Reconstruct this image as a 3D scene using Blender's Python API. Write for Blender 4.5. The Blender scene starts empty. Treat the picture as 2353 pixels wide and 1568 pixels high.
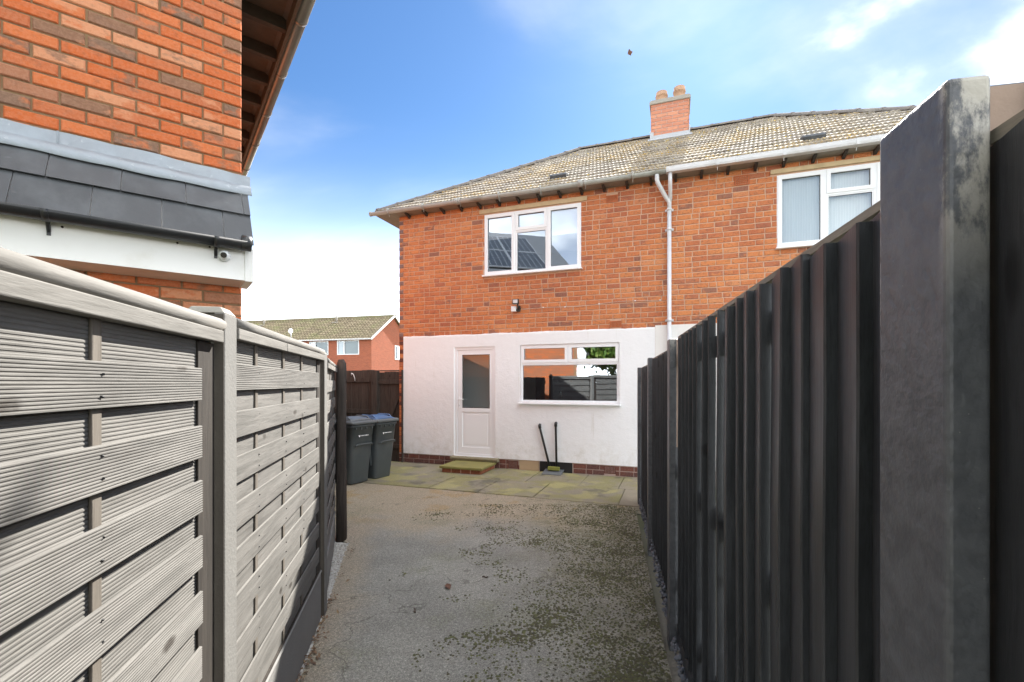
import bpy, bmesh, math, random
from mathutils import Vector, Matrix, Euler, noise as mnoise
R = math.radians
random.seed(7)
sc = bpy.context.scene
COL = sc.collection

# ------------------------------------------------------------------ camera, sky, sun, exposure
FPX = 1058.0 / 2353.0            # focal length in picture widths
cam_d = bpy.data.cameras.new('camera')
cam = bpy.data.objects.new('camera', cam_d); COL.objects.link(cam)
cam.location = (0, 0, 1.6); cam.rotation_euler = (R(90), 0, 0)
cam_d.sensor_width = 36; cam_d.lens = 36 * FPX
cam_d.shift_y = 96.0 / 2353.0
cam_d.clip_start = 0.02; cam_d.clip_end = 2000
sc.camera = cam

SUN_AZ, SUN_EL = R(22.9), R(37.8)
SUN_DIR = Vector((math.cos(SUN_EL) * math.sin(SUN_AZ), math.cos(SUN_EL) * math.cos(SUN_AZ), math.sin(SUN_EL)))
sd = bpy.data.lights.new('sun', 'SUN'); sd.energy = 3.2; sd.angle = R(0.53); sd.color = (1, .96, .90)
so = bpy.data.objects.new('sun', sd); COL.objects.link(so)
so.location = (20, 40, 40); so.rotation_euler = SUN_DIR.to_track_quat('Z', 'Y').to_euler()

world = bpy.data.worlds.new('World'); sc.world = world; world.use_nodes = True
CLOUD_LOC = (4.99, -6.22, -4.3); CLOUD_ROT = 20
CUM = (.485, .63, 14.0)
WOB, HZ_TOP, HZ_POW, HZ_L, WISP, SKY_MUL = .18, .64, 4.0, 23.0, .95, (.24, .345, .46, 1)
def build_world():
    nt = world.node_tree; N = nt.nodes; L = nt.links; N.clear()
    out = N.new('ShaderNodeOutputWorld'); bg = N.new('ShaderNodeBackground')
    sky = N.new('ShaderNodeTexSky'); sky.sky_type = 'NISHITA'; sky.sun_disc = False
    sky.sun_elevation = SUN_EL; sky.sun_rotation = SUN_AZ
    sky.air_density = 1.3; sky.dust_density = 0.3; sky.ozone_density = 2.5; sky.altitude = 100
    tc = N.new('ShaderNodeTexCoord'); sep = N.new('ShaderNodeSeparateXYZ')
    L.new(tc.outputs['Generated'], sep.inputs[0])
    # broken thin cloud of one kind over the whole dome, thickening into haze towards the horizon all round
    mp = N.new('ShaderNodeMapping'); mp.inputs['Scale'].default_value = (1, 1, 2.0); mp.inputs['Location'].default_value = CLOUD_LOC; mp.inputs['Rotation'].default_value = (0, 0, R(CLOUD_ROT))
    L.new(tc.outputs['Generated'], mp.inputs[0])
    ns = N.new('ShaderNodeTexNoise'); ns.inputs['Scale'].default_value = 1.15; ns.inputs['Detail'].default_value = 9; ns.inputs['Roughness'].default_value = .50
    ns.inputs['Distortion'].default_value = .35
    L.new(mp.outputs[0], ns.inputs['Vector'])
    def mth(op, x, y):
        m = N.new('ShaderNodeMath'); m.operation = op
        for i, v in enumerate((x, y)):
            if isinstance(v, (int, float)): m.inputs[i].default_value = v
            else: L.new(v, m.inputs[i])
        return m.outputs[0]
    def mixc(f, x, y, mode='MIX'):
        m = N.new('ShaderNodeMix'); m.data_type = 'RGBA'; m.blend_type = mode
        for i, v in ((0, f), (6, x), (7, y)):
            if isinstance(v, (int, float, tuple)): m.inputs[i].default_value = v
            else: L.new(v, m.inputs[i])
        return m.outputs[2]
    wob = mth('MULTIPLY', mth('SUBTRACT', ns.outputs['Fac'], .5), WOB)
    zz = mth('SUBTRACT', sep.outputs['Z'], wob)
    hz = mth('POWER', mth('MAXIMUM', mth('DIVIDE', mth('SUBTRACT', HZ_TOP, zz), HZ_TOP), 0.0), HZ_POW)
    hz = mth('MINIMUM', hz, 1.0)
    wr = N.new('ShaderNodeMapRange'); wr.interpolation_type = 'SMOOTHSTEP'; L.new(ns.outputs['Fac'], wr.inputs[0])
    wr.inputs[1].default_value = .36; wr.inputs[2].default_value = .74; wr.inputs[3].default_value = .0; wr.inputs[4].default_value = WISP
    blue = mixc(1.0, sky.outputs[0], SKY_MUL, 'MULTIPLY')
    c1 = mixc(wr.outputs[0], blue, (4.4, 4.45, 4.5, 1))
    cr = N.new('ShaderNodeMapRange'); cr.interpolation_type = 'SMOOTHSTEP'; L.new(ns.outputs['Fac'], cr.inputs[0])
    cr.inputs[1].default_value = CUM[0]; cr.inputs[2].default_value = CUM[1]; cr.inputs[3].default_value = .0; cr.inputs[4].default_value = 1
    c1 = mixc(cr.outputs[0], c1, (CUM[2], CUM[2], CUM[2]*.99, 1))
    c2 = mixc(hz, c1, (HZ_L, HZ_L, HZ_L, 1))
    L.new(c2, bg.inputs[0]); bg.inputs[1].default_value = .06
    L.new(bg.outputs[0], out.inputs[0])
build_world()
sc.view_settings.view_transform = 'Standard'; sc.view_settings.look = 'None'
sc.view_settings.exposure = 2.5; sc.view_settings.gamma = 1.0
sc.view_settings.use_curve_mapping = False
sc.cycles.max_bounces = 8; sc.cycles.diffuse_bounces = 5; sc.cycles.transparent_max_bounces = 12
sc.cycles.sample_clamp_indirect = 8

# ------------------------------------------------------------------ helpers
class MB:
    """collects geometry and links it as one mesh object"""
    def __init__(s): s.v = []; s.f = []; s.sm = []
    def add(s, vs, fs, smooth=False):
        b = len(s.v); s.v += [tuple(v) for v in vs]
        for f in fs: s.f.append(tuple(b + i for i in f)); s.sm.append(smooth)
        return s
    def box(s, x0, x1, y0, y1, z0, z1, M=None):
        vs = [Vector(p) for p in ((x0,y0,z0),(x1,y0,z0),(x1,y1,z0),(x0,y1,z0),(x0,y0,z1),(x1,y0,z1),(x1,y1,z1),(x0,y1,z1))]
        if M: vs = [M @ v for v in vs]
        return s.add(vs, ((0,3,2,1),(4,5,6,7),(0,1,5,4),(1,2,6,5),(2,3,7,6),(3,0,4,7)))
    def prism(s, prof, x0, x1, axis='x', M=None, smooth=False):
        """profile of 2D points swept along an axis; prof (a,b): x->(y,z), y->(x,z), z->(x,y)"""
        n = len(prof)
        def P(q, t):
            return Vector((t, q[0], q[1])) if axis == 'x' else Vector((q[0], t, q[1])) if axis == 'y' else Vector((q[0], q[1], t))
        vs = [P(q, x0) for q in prof] + [P(q, x1) for q in prof]
        if M: vs = [M @ v for v in vs]
        b = len(s.v); s.v += [tuple(v) for v in vs]
        for i in range(n):
            j = (i + 1) % n; s.f.append((b+i, b+j, b+n+j, b+n+i)); s.sm.append(smooth)
        s.f.append(tuple(b+i for i in reversed(range(n)))); s.sm.append(False)
        s.f.append(tuple(b+n+i for i in range(n))); s.sm.append(False)
        return s
    def tube(s, pts, r, n=10, cap=True, smooth=True):
        pts = [Vector(p) for p in pts]; rs = r if isinstance(r, (list, tuple)) else [r] * len(pts)
        b = len(s.v); up = None
        for i, p in enumerate(pts):
            t = (pts[min(i+1, len(pts)-1)] - pts[max(i-1, 0)]).normalized()
            if up is None:
                up = Vector((0, 0, 1)) if abs(t.z) < .9 else Vector((1, 0, 0))
            a = t.cross(up).normalized(); c = a.cross(t).normalized(); up = c
            for k in range(n):
                g = 2 * math.pi * k / n
                s.v.append(tuple(p + (a * math.cos(g) + c * math.sin(g)) * rs[i]))
        for i in range(len(pts) - 1):
            for k in range(n):
                s.f.append((b+i*n+k, b+i*n+(k+1) % n, b+(i+1)*n+(k+1) % n, b+(i+1)*n+k)); s.sm.append(smooth)
        if cap:
            s.f.append(tuple(b+k for k in reversed(range(n)))); s.sm.append(False)
            m = b + (len(pts)-1)*n; s.f.append(tuple(m+k for k in range(n))); s.sm.append(False)
        return s
    def loft(s, rings, smooth=True, cap=True):
        b = len(s.v); n = len(rings[0])
        for r in rings: s.v += [tuple(p) for p in r]
        for i in range(len(rings)-1):
            for k in range(n):
                s.f.append((b+i*n+k, b+i*n+(k+1) % n, b+(i+1)*n+(k+1) % n, b+(i+1)*n+k)); s.sm.append(smooth)
        if cap:
            s.f.append(tuple(b+k for k in reversed(range(n)))); s.sm.append(False)
            m = b+(len(rings)-1)*n; s.f.append(tuple(m+k for k in range(n))); s.sm.append(False)
        return s
    def mesh(s, name, m=None):
        me = bpy.data.meshes.new(name); me.from_pydata(s.v, [], s.f)
        if m: me.materials.append(m)
        me.polygons.foreach_set('use_smooth', s.sm)
        bm = bmesh.new(); bm.from_mesh(me); bmesh.ops.recalc_face_normals(bm, faces=bm.faces); bm.to_mesh(me); bm.free()
        me.update(); return me
    def build(s, name, m, parent=None, bev=0, seg=2):
        o = bpy.data.objects.new(name, s.mesh(name, m)); COL.objects.link(o)
        if parent: o.parent = parent
        if bev:
            md = o.modifiers.new('bevel', 'BEVEL'); md.width = bev; md.segments = seg; md.limit_method = 'ANGLE'; md.angle_limit = R(40)
        return o
def inst(name, me, parent, M=None):
    o = bpy.data.objects.new(name, me); COL.objects.link(o); o.parent = parent
    if M is not None: o.matrix_local = M
    return o
def tag(o, label=None, cat=None, group=None, kind=None):
    if label: o['label'] = label
    if cat: o['category'] = cat
    if group: o['group'] = group
    if kind: o['kind'] = kind
    return o
def empty(name, loc, rz=0, label=None, cat=None, group=None):
    o = bpy.data.objects.new(name, None); COL.objects.link(o); o.location = loc; o.rotation_euler = (0, 0, rz); o.empty_display_size = .2
    return tag(o, label, cat, group)
T = Matrix.Translation
def rot(a, ax): return Matrix.Rotation(a, 4, ax)

def holed(mb, x0, x1, z0, z1, holes, y0, y1):
    """slab in the xz plane between y0 (front) and y1 with rectangular holes (hx0,hx1,hz0,hz1)"""
    xs = sorted({x0, x1, *[min(max(h[i], x0), x1) for h in holes for i in (0, 1)]})
    zs = sorted({z0, z1, *[min(max(h[i], z0), z1) for h in holes for i in (2, 3)]})
    def solid(i, k):
        if i < 0 or k < 0 or i >= len(xs)-1 or k >= len(zs)-1: return False
        cx, cz = (xs[i]+xs[i+1])/2, (zs[k]+zs[k+1])/2
        return not any(h[0] < cx < h[1] and h[2] < cz < h[3] for h in holes)
    for i in range(len(xs)-1):
        for k in range(len(zs)-1):
            if not solid(i, k): continue
            a, b, c, d = xs[i], xs[i+1], zs[k], zs[k+1]
            mb.add([(a,y0,c),(b,y0,c),(b,y0,d),(a,y0,d)], [(0,1,2,3)])
            mb.add([(a,y1,c),(b,y1,c),(b,y1,d),(a,y1,d)], [(3,2,1,0)])
            if not solid(i-1, k): mb.add([(a,y0,c),(a,y1,c),(a,y1,d),(a,y0,d)], [(3,2,1,0)])
            if not solid(i+1, k): mb.add([(b,y0,c),(b,y1,c),(b,y1,d),(b,y0,d)], [(0,1,2,3)])
            if not solid(i, k-1): mb.add([(a,y0,c),(b,y0,c),(b,y1,c),(a,y1,c)], [(3,2,1,0)])
            if not solid(i, k+1): mb.add([(a,y0,d),(b,y0,d),(b,y1,d),(a,y1,d)], [(0,1,2,3)])
    return mb

# ------------------------------------------------------------------ materials
class NT:
    def __init__(s, name):
        s.m = bpy.data.materials.new(name); s.m.use_nodes = True
        s.nt = s.m.node_tree; s.N = s.nt.nodes; s.L = s.nt.links
        s.p = s.N['Principled BSDF']; s.geo = s.N.new('ShaderNodeNewGeometry'); s.tc = s.N.new('ShaderNodeTexCoord'); s.oi = s.N.new('ShaderNodeObjectInfo')
    def _in(s, sock, v):
        if isinstance(v, bpy.types.NodeSocket): s.L.new(v, sock)
        else: sock.default_value = (*v, 1) if isinstance(v, tuple) and len(v) == 3 and sock.type == 'RGBA' else v
    @property
    def pos(s): return s.geo.outputs['Position']
    @property
    def obj(s): return s.tc.outputs['Object']
    @property
    def rnd(s): return s.math('FRACT', s.math('ADD', s.geo.outputs['Random Per Island'], s.oi.outputs['Random']))
    def map(s, v, scale=(1,1,1), rotz=0, loc=(0,0,0)):
        n = s.N.new('ShaderNodeMapping'); s.L.new(v, n.inputs[0]); n.inputs['Scale'].default_value = scale
        n.inputs['Rotation'].default_value = (0, 0, rotz); s._in(n.inputs['Location'], loc); return n.outputs[0]
    def noise(s, scale, detail=4, rough=.55, v=None, dist=0):
        n = s.N.new('ShaderNodeTexNoise'); s.L.new(v or s.pos, n.inputs['Vector'])
        n.inputs['Scale'].default_value = scale; n.inputs['Detail'].default_value = detail; n.inputs['Roughness'].default_value = rough; n.inputs['Distortion'].default_value = dist
        return n.outputs['Fac']
    def vor(s, scale, v=None, feat='F1', rand=1):
        n = s.N.new('ShaderNodeTexVoronoi'); n.feature = feat; s.L.new(v or s.pos, n.inputs['Vector']); n.inputs['Scale'].default_value = scale; n.inputs['Randomness'].default_value = rand
        return n.outputs['Distance']
    def wave(s, scale, v, dist=2, detail=2):
        n = s.N.new('ShaderNodeTexWave'); s.L.new(v, n.inputs['Vector']); n.inputs['Scale'].default_value = scale; n.inputs['Distortion'].default_value = dist; n.inputs['Detail'].default_value = detail
        return n.outputs['Fac']
    def ramp(s, f, stops, const=False):
        n = s.N.new('ShaderNodeValToRGB'); s.L.new(f, n.inputs[0]); cr = n.color_ramp
        if const: cr.interpolation = 'CONSTANT'
        while len(cr.elements) < len(stops): cr.elements.new(.5)
        for e, (p, c) in zip(cr.elements, stops):
            e.position = p; e.color = (*c, 1) if isinstance(c, tuple) else (c, c, c, 1)
        return n.outputs[0]
    def rng(s, f, a, b, c=0., d=1., smooth=True):
        n = s.N.new('ShaderNodeMapRange'); s.L.new(f, n.inputs[0])
        if smooth: n.interpolation_type = 'SMOOTHSTEP'
        for i, v in enumerate((a, b, c, d)): n.inputs[i+1].default_value = v
        return n.outputs[0]
    def mix(s, f, a, b, mode='MIX'):
        n = s.N.new('ShaderNodeMix'); n.data_type = 'RGBA'; n.blend_type = mode
        s._in(n.inputs[0], f); s._in(n.inputs[6], a); s._in(n.inputs[7], b); return n.outputs[2]
    def math(s, op, a, b=0.):
        n = s.N.new('ShaderNodeMath'); n.operation = op; s._in(n.inputs[0], a); s._in(n.inputs[1], b); return n.outputs[0]
    def bump(s, h, strength=.3, dist=.01, prev=None):
        n = s.N.new('ShaderNodeBump'); n.inputs['Strength'].default_value = strength; n.inputs['Distance'].default_value = dist
        s.L.new(h, n.inputs['Height'])
        if prev: s.L.new(prev, n.inputs['Normal'])
        return n.outputs[0]
    def done(s, col, rough=.8, nrm=None, spec=.3, metal=0):
        s._in(s.p.inputs['Base Color'], col); s._in(s.p.inputs['Roughness'], rough)
        if nrm: s.L.new(nrm, s.p.inputs['Normal'])
        s.p.inputs['Specular IOR Level'].default_value = spec; s.p.inputs['Metallic'].default_value = metal
        return s.m

def simple(name, c, rough=.6, var=.15, scale=12, bump=.1, bs=60, spec=.3, metal=0, dirt=None):
    n = NT(name); f = n.noise(scale, 5)
    a = tuple(x * (1 - var) for x in c); b = tuple(min(1, x * (1 + var)) for x in c)
    col = n.mix(f, a, b)
    if dirt:
        col = n.mix(n.rng(n.noise(2.3, 6, .65), .5, .72, 0, .6), col, dirt)
    return n.done(col, rough, n.bump(n.noise(bs, 3), bump, .004) if bump else None, spec, metal)

def m_brick(name, stops, mottled=(.10, .055, .04), mot=.6, zone=None, vscale=1.0):
    n = NT(name); col = n.ramp(n.rnd, stops, True); c2 = n.ramp(n.math('FRACT', n.math('MULTIPLY', n.rnd, 7.31)), stops, True)
    col = n.mix(n.rng(n.noise(8, 4, .6, n.map(n.pos, (1, 1, 1.8))), .50, .64, 0, .75), col, c2)
    if zone: col = n.mix(n.rng(n.noise(.55, 3, .6), .35, .68), col, zone, 'MULTIPLY')
    f = n.noise(26 * vscale, 5, .65, n.map(n.pos, (1, 1, 1.6)))
    col = n.mix(n.rng(f, .50, .72, 0, mot), col, mottled)
    col = n.mix(n.rng(n.noise(70, 4), .3, .75, 0, .28), col, n.mix(.5, col, (.75, .48, .34)))
    nr = n.bump(n.noise(120, 4, .7), .5, .004); nr = n.bump(n.noise(28, 3), .4, .006, nr)
    return n.done(col, .9, nr, .15)

MT = {}
MT['brick'] = m_brick('house_brick', [(0, (.58,.205,.074)), (.2, (.63,.235,.082)), (.4, (.54,.185,.070)), (.56, (.50,.165,.068)), (.70, (.60,.225,.078)), (.80, (.42,.145,.072)), (.88, (.62,.26,.11)), (.95, (.29,.13,.085))], zone=(.84, .76, .80), mot=.75)
MT['brick_gable'] = m_brick('gable_brick', [(0, (.56,.135,.042)), (.25, (.60,.165,.058)), (.45, (.52,.15,.062)), (.58, (.62,.27,.145)), (.70, (.26,.135,.085)), (.80, (.22,.13,.09)), (.87, (.48,.135,.055)), (.94, (.38,.165,.095))], mot=.30)
MT['brick_plinth'] = m_brick('plinth_brick', [(0, (.10,.035,.03)), (.4, (.13,.045,.035)), (.7, (.08,.035,.035))], mot=.3)
MT['brick_chimney'] = m_brick('chimney_brick', [(0, (.52,.22,.135)), (.4, (.57,.26,.16)), (.7, (.48,.20,.13))], (.25,.12,.09), .25)
MT['brick_step'] = m_brick('step_brick', [(0, (.22,.07,.035)), (.5, (.27,.09,.045))], mot=.4)
MT['mortar'] = simple('mortar', (.56,.375,.265), .95, .2, 20, .6, 90)
MT['mortar_gable'] = simple('mortar_gable', (.25,.16,.09), .95, .25, 20, .6, 90)
MT['mortar_light'] = simple('mortar_light', (.42,.33,.29), .95, .2, 20, .6, 90)
def m_bricktex(name, c1, c2, mo, sx=.225, sz=.075, bmp=.6, frame=0.):
    n = NT(name); b = n.N.new('ShaderNodeTexBrick')
    # wall-aligned coordinates: u runs along whichever way the face points, z up
    sep = n.N.new('ShaderNodeSeparateXYZ'); n.L.new(n.obj, sep.inputs[0])
    u = n.math('ADD', sep.outputs[0], sep.outputs[1])
    cb = n.N.new('ShaderNodeCombineXYZ'); n.L.new(u, cb.inputs[0]); n.L.new(sep.outputs[2], cb.inputs[1])
    n.L.new(cb.outputs[0], b.inputs['Vector'])
    b.inputs['Scale'].default_value = 1; b.inputs['Brick Width'].default_value = sx; b.inputs['Row Height'].default_value = sz; b.inputs['Mortar Size'].default_value = .005
    b.inputs['Color1'].default_value = (*c1, 1); b.inputs['Color2'].default_value = (*c2, 1); b.inputs['Mortar'].default_value = (*mo, 1); b.inputs['Bias'].default_value = -.1
    col = n.mix(n.rng(n.noise(14, 5), .4, .75, 0, .4), b.outputs['Color'], n.mix(.5, b.outputs['Color'], (.12,.06,.05)))
    return n.done(col, .9, n.bump(b.outputs['Fac'], -bmp, .006), .15)
MT['bricktex'] = m_bricktex('brick_wall_plain', (.42,.13,.05), (.30,.095,.045), (.40,.25,.17))
MT['bricktex_gable'] = m_bricktex('brick_gable_plain', (.50,.13,.04), (.30,.12,.065), (.24,.15,.09))
MT['bricktex_far'] = m_bricktex('brick_far', (.40,.125,.07), (.30,.10,.06), (.34,.18,.12), bmp=.3)
def m_paintbrick():
    n = NT('painted_brick'); b = n.N.new('ShaderNodeTexBrick'); sep = n.N.new('ShaderNodeSeparateXYZ'); n.L.new(n.obj, sep.inputs[0])
    cb = n.N.new('ShaderNodeCombineXYZ'); n.L.new(sep.outputs[0], cb.inputs[0]); n.L.new(sep.outputs[2], cb.inputs[1]); n.L.new(cb.outputs[0], b.inputs['Vector'])
    b.inputs['Scale'].default_value = 1; b.inputs['Brick Width'].default_value = .23; b.inputs['Row Height'].default_value = .0865; b.inputs['Mortar Size'].default_value = .008; b.inputs['Mortar Smooth'].default_value = .6
    return n.done(n.mix(n.noise(5, 5), (.70,.70,.67), (.82,.81,.78)), .7, n.bump(b.outputs['Fac'], -.5, .006, n.bump(n.noise(30, 4), .4, .006)))
MT['painted'] = m_paintbrick()
def m_render():
    n = NT('white_render'); col = n.mix(n.noise(3, 5, .6), (.79,.81,.82), (.84,.86,.87))
    sep = n.N.new('ShaderNodeSeparateXYZ'); n.L.new(n.obj, sep.inputs[0])
    low = n.rng(sep.outputs[2], .2, .75, 1, 0)
    splash = n.math('MULTIPLY', low, n.rng(n.noise(7, 6, .7), .40, .70, 0, .6))
    col = n.mix(splash, col, (.60,.59,.54))
    col = n.mix(n.rng(n.noise(1.6, 6, .7), .60, .74, 0, .28), col, (.70,.69,.655))
    dr = n.math('MULTIPLY', n.rng(n.noise(5, 4, .6, n.map(n.obj, (2.4, 1, .18))), .58, .70), n.rng(n.noise(1.1, 3), .45, .6))
    col = n.mix(n.math('MULTIPLY', dr, .35), col, (.60,.58,.53))
    nr = n.bump(n.noise(9, 4, .6), .35, .02); nr = n.bump(n.noise(55, 4, .6, n.map(n.obj, (.5, 1, 2))), .35, .006, nr)
    return n.done(col, .75, nr, .2)
MT['render'] = m_render()
MT['upvc'] = simple('white_upvc', (.82,.845,.86), .32, .02, 3, 0, spec=.5)
MT['fascia_w'] = simple('white_fascia', (.80,.80,.78), .35, .05, 2, 0, spec=.5, dirt=(.66,.64,.58))
MT['gasket'] = simple('black_gasket', (.02,.02,.02), .6, .1, 5, 0)
def m_glass(refl, tint=(1, 1, 1)):
    n = NT('window_glass'); N = n.N
    out = N['Material Output']; N.remove(n.p)
    tr = N.new('ShaderNodeBsdfTransparent'); tr.inputs[0].default_value = (*tint, 1)
    gl = N.new('ShaderNodeBsdfGlossy'); gl.inputs['Roughness'].default_value = .003; gl.inputs[0].default_value = (.78,.87,.97,1)
    fr = N.new('ShaderNodeFresnel'); fr.inputs[0].default_value = 1.55
    f = n.math('MINIMUM', n.math('ADD', fr.outputs[0], refl), 1.)
    nr = n.bump(n.noise(1.4, 2), .035, .02); n.L.new(nr, gl.inputs['Normal'])
    mx = N.new('ShaderNodeMixShader'); n.L.new(f, mx.inputs[0]); n.L.new(tr.outputs[0], mx.inputs[1]); n.L.new(gl.outputs[0], mx.inputs[2]); n.L.new(mx.outputs[0], out.inputs[0])
    return n.m
MT['glass'] = m_glass(.33, (.9,.95,.97)); MT['glass_far'] = m_glass(.02, (.7,.75,.75)); MT['glass_dark'] = m_glass(.36, (.8,.8,.78)); MT['glass_door'] = m_glass(.14, (.85,.88,.86))
MT['room'] = simple('room_wall', (.80,.79,.77), .9, .05, 2, 0)
MT['blind'] = simple('roller_blind', (.82,.83,.84), .8, .03, 4, 0)
def m_net():
    n = NT('net_curtain'); f = n.wave(9, n.map(n.obj, (1, .2, .12)), 3, 2)
    return n.done(n.mix(f, (.84,.86,.86), (.90,.91,.91)), .9, n.bump(f, .2, .01), .1)
MT['net'] = m_net()
MT['curtain_far'] = simple('far_curtain', (.40,.43,.42), .9, .35, .9, 0)
MT['lintel'] = simple('concrete_lintel', (.56,.44,.27), .9, .2, 9, .5, 70, dirt=(.38,.29,.18))
MT['terra_vent'] = simple('air_brick_clay', (.45,.14,.06), .9, .2, 14, .3, 70)
MT['dark_hole'] = simple('dark_hole', (.02,.012,.01), .9, .1, 5, 0)
MT['gutter_old'] = simple('grey_gutter', (.40,.40,.37), .5, .2, 6, .15, 50, dirt=(.16,.15,.12))
MT['gutter_new'] = simple('pale_gutter', (.62,.63,.64), .4, .06, 4, 0, dirt=(.45,.45,.44))
MT['pipe_white'] = simple('white_downpipe', (.66,.68,.71), .4, .06, 4, 0, dirt=(.52,.52,.5))
MT['rafter'] = simple('dark_rafter', (.055,.045,.04), .8, .3, 20, .3)
MT['soffit_brown'] = simple('brown_soffit', (.095,.083,.072), .8, .3, 12, .3, 50)
MT['soffit_old'] = simple('grey_soffit', (.26,.24,.21), .8, .25, 12, .2)
def m_rooftile():
    n = NT('concrete_roof_tile')
    col = n.mix(n.rnd, (.27,.238,.20), (.37,.33,.28)); col = n.mix(n.rng(n.noise(3.5, 5), .35, .7), col, (.47,.425,.36))
    sp = n.noise(22, 6, .75)
    col = n.mix(n.rng(sp, .56, .64, 0, .85), col, (.70,.66,.55))
    oz = n.rng(n.noise(1.1, 3), .46, .60)
    col = n.mix(n.math('MULTIPLY', n.rng(n.noise(34, 6, .75), .50, .60), n.math('MULTIPLY', oz, .9)), col, (.62,.40,.08))
    nr = n.bump(n.noise(60, 5, .7), .8, .012); nr = n.bump(sp, .6, .02, nr)
    return n.done(col, .9, nr, .15)
MT['rooftile'] = m_rooftile()
MT['ridge'] = simple('ridge_tile', (.19,.175,.16), .9, .25, 9, .6, 60, dirt=(.34,.31,.25))
def m_moss():
    n = NT('roof_lichen'); c = n.ramp(n.rnd, [(0, (.50,.46,.36)), (.35, (.36,.32,.22)), (.55, (.62,.44,.10)), (.72, (.24,.21,.11)), (.88, (.60,.57,.48))], True)
    return n.done(c, .95, n.bump(n.noise(150, 3), .8, .005), .1)
MT['roofmoss'] = m_moss()
MT['deck'] = simple('roof_underlay', (.05,.047,.042), .9, .2, 8, 0)
def m_lead(c=(.34,.38,.42)):
    n = NT('lead_flashing'); f = n.noise(5, 6, .65)
    col = n.mix(n.rng(f, .35, .7), tuple(x*.78 for x in c), c); col = n.mix(n.rng(n.noise(17, 5, .7), .60, .74, 0, .5), col, (.62,.65,.67))
    return n.done(col, n.rng(f, .3, .7, .38, .6), n.bump(n.noise(7, 4), .45, .02), .5, .25)
MT['lead'] = m_lead(); MT['lead_white'] = simple('pale_lead', (.42,.44,.46), .5, .1, 8, .3, 30)
def m_slate():
    n = NT('roof_slate'); col = n.mix(n.rnd, (.055,.060,.066), (.078,.083,.090))
    col = n.mix(n.rng(n.noise(6, 5, .6, n.map(n.pos, (1, 1, .4))), .40, .75, 0, .6), col, (.12,.13,.14))
    col = n.mix(n.rng(n.noise(9, 2, .4, n.map(n.pos, (1, 1, 2.2))), .70, .75, 0, .35), col, (.26,.27,.28))
    return n.done(col, .5, n.bump(n.noise(40, 4), .15, .004), .4)
MT['slate'] = m_slate()
MT['blackplastic'] = simple('black_plastic', (.018,.019,.02), .38, .2, 8, .05, spec=.5, dirt=(.06,.06,.058))
MT['gutter_metal'] = simple('bronze_gutter', (.24,.215,.185), .3, .25, 7, .1, 20, spec=.5, metal=.6)
MT['terracotta'] = simple('chimney_pot', (.46,.29,.19), .9, .25, 9, .4, 40, dirt=(.22,.16,.12))
MT['cement'] = simple('cement', (.33,.31,.27), .95, .2, 9, .6, 60)
def m_wood(name, c1, c2, dark, grain=1., knots=True, rough=.85, bumps=.35, spec=.2):
    n = NT(name); off = n.math('MULTIPLY', n.oi.outputs['Random'], 37.)
    cb = n.N.new('ShaderNodeCombineXYZ'); n.L.new(off, cb.inputs[0]); n.L.new(off, cb.inputs[1]); n.L.new(off, cb.inputs[2])
    v = n.map(n.obj, (1.2, 14, 14), 0, cb.outputs[0]) if grain == 1 else n.map(n.obj, (14, 14, 1.2), 0, cb.outputs[0])
    f = n.noise(2.4, 6, .6, v, .6); g = n.noise(9, 4, .6, v, .3)
    col = n.mix(n.rng(f, .3, .7), c1, c2); col = n.mix(n.rng(g, .55, .75, 0, .35), col, dark)
    vb = n.map(n.obj, (1, 1, 1), 0, cb.outputs[0])
    col = n.mix(n.rng(n.noise(1.3, 4, .6, vb), .56, .72, 0, .42), col, tuple(.62 * x for x in c1))
    if name.startswith('black'):
        col = n.mix(n.rng(n.noise(3.2, 6, .7, n.map(n.pos, (1, 1, .35))), .56, .74, 0, .5), col, (.12,.128,.138))
        col = n.mix(n.rng(n.noise(30, 4, .7, v), .45, .7, 0, .5), col, dark)
    if knots:
        k = n.vor(3.1, n.map(n.obj, (1, 1, 2.2) if grain == 1 else (2.2, 1, 1), 0, cb.outputs[0]))
        col = n.mix(n.rng(n.math('ADD', k, n.math('MULTIPLY', n.noise(25, 4), .12)), .12, .20, .9, 0), col, dark)
    return n.done(col, rough, n.bump(f, bumps, .006, n.bump(g, bumps, .003)), spec)
MT['wood_grey'] = m_wood('weathered_grey_wood', (.115,.110,.100), (.172,.164,.150), (.040,.034,.028))
MT['wood_cap'] = m_wood('weathered_cap_wood', (.142,.135,.121), (.205,.195,.176), (.055,.046,.038))
MT['wood_batten'] = m_wood('batten_wood', (.11,.096,.078), (.15,.132,.11), (.055,.046,.037), 3, False)
MT['wood_stile'] = m_wood('shaded_stile_wood', (.030,.026,.022), (.05,.043,.036), (.018,.016,.014), 3, False)  # shadow beside the posts put into the stile colour as darker wood
MT['wood_brown'] = m_wood('dark_brown_fence', (.045,.037,.032), (.075,.062,.053), (.022,.018,.016), 3, True)
MT['wood_black'] = m_wood('black_painted_boards', (.027,.030,.034), (.048,.052,.058), (.014,.015,.017), 3, True, .42, .22, .4)
MT['wood_top'] = m_wood('worn_board_end', (.20,.18,.15), (.30,.27,.22), (.10,.085,.07), 1, False)
def m_conc(name, c, pit=True, rough=.9):
    n = NT(name); col = n.mix(n.noise(6, 6, .6), tuple(x*.82 for x in c), tuple(x*1.12 for x in c))
    pv = n.vor(48); pits = n.rng(n.math('ADD', pv, n.math('MULTIPLY', n.noise(20, 3), .35)), .20, .28, 1, 0)
    if pit: col = n.mix(n.math('MULTIPLY', pits, .8), col, tuple(x*.3 for x in c))
    nr = n.bump(n.noise(90, 4), .4, .004)
    if pit: nr = n.bump(pits, -.5, .004, nr)
    return n.done(col, rough, nr, .2)
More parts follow.
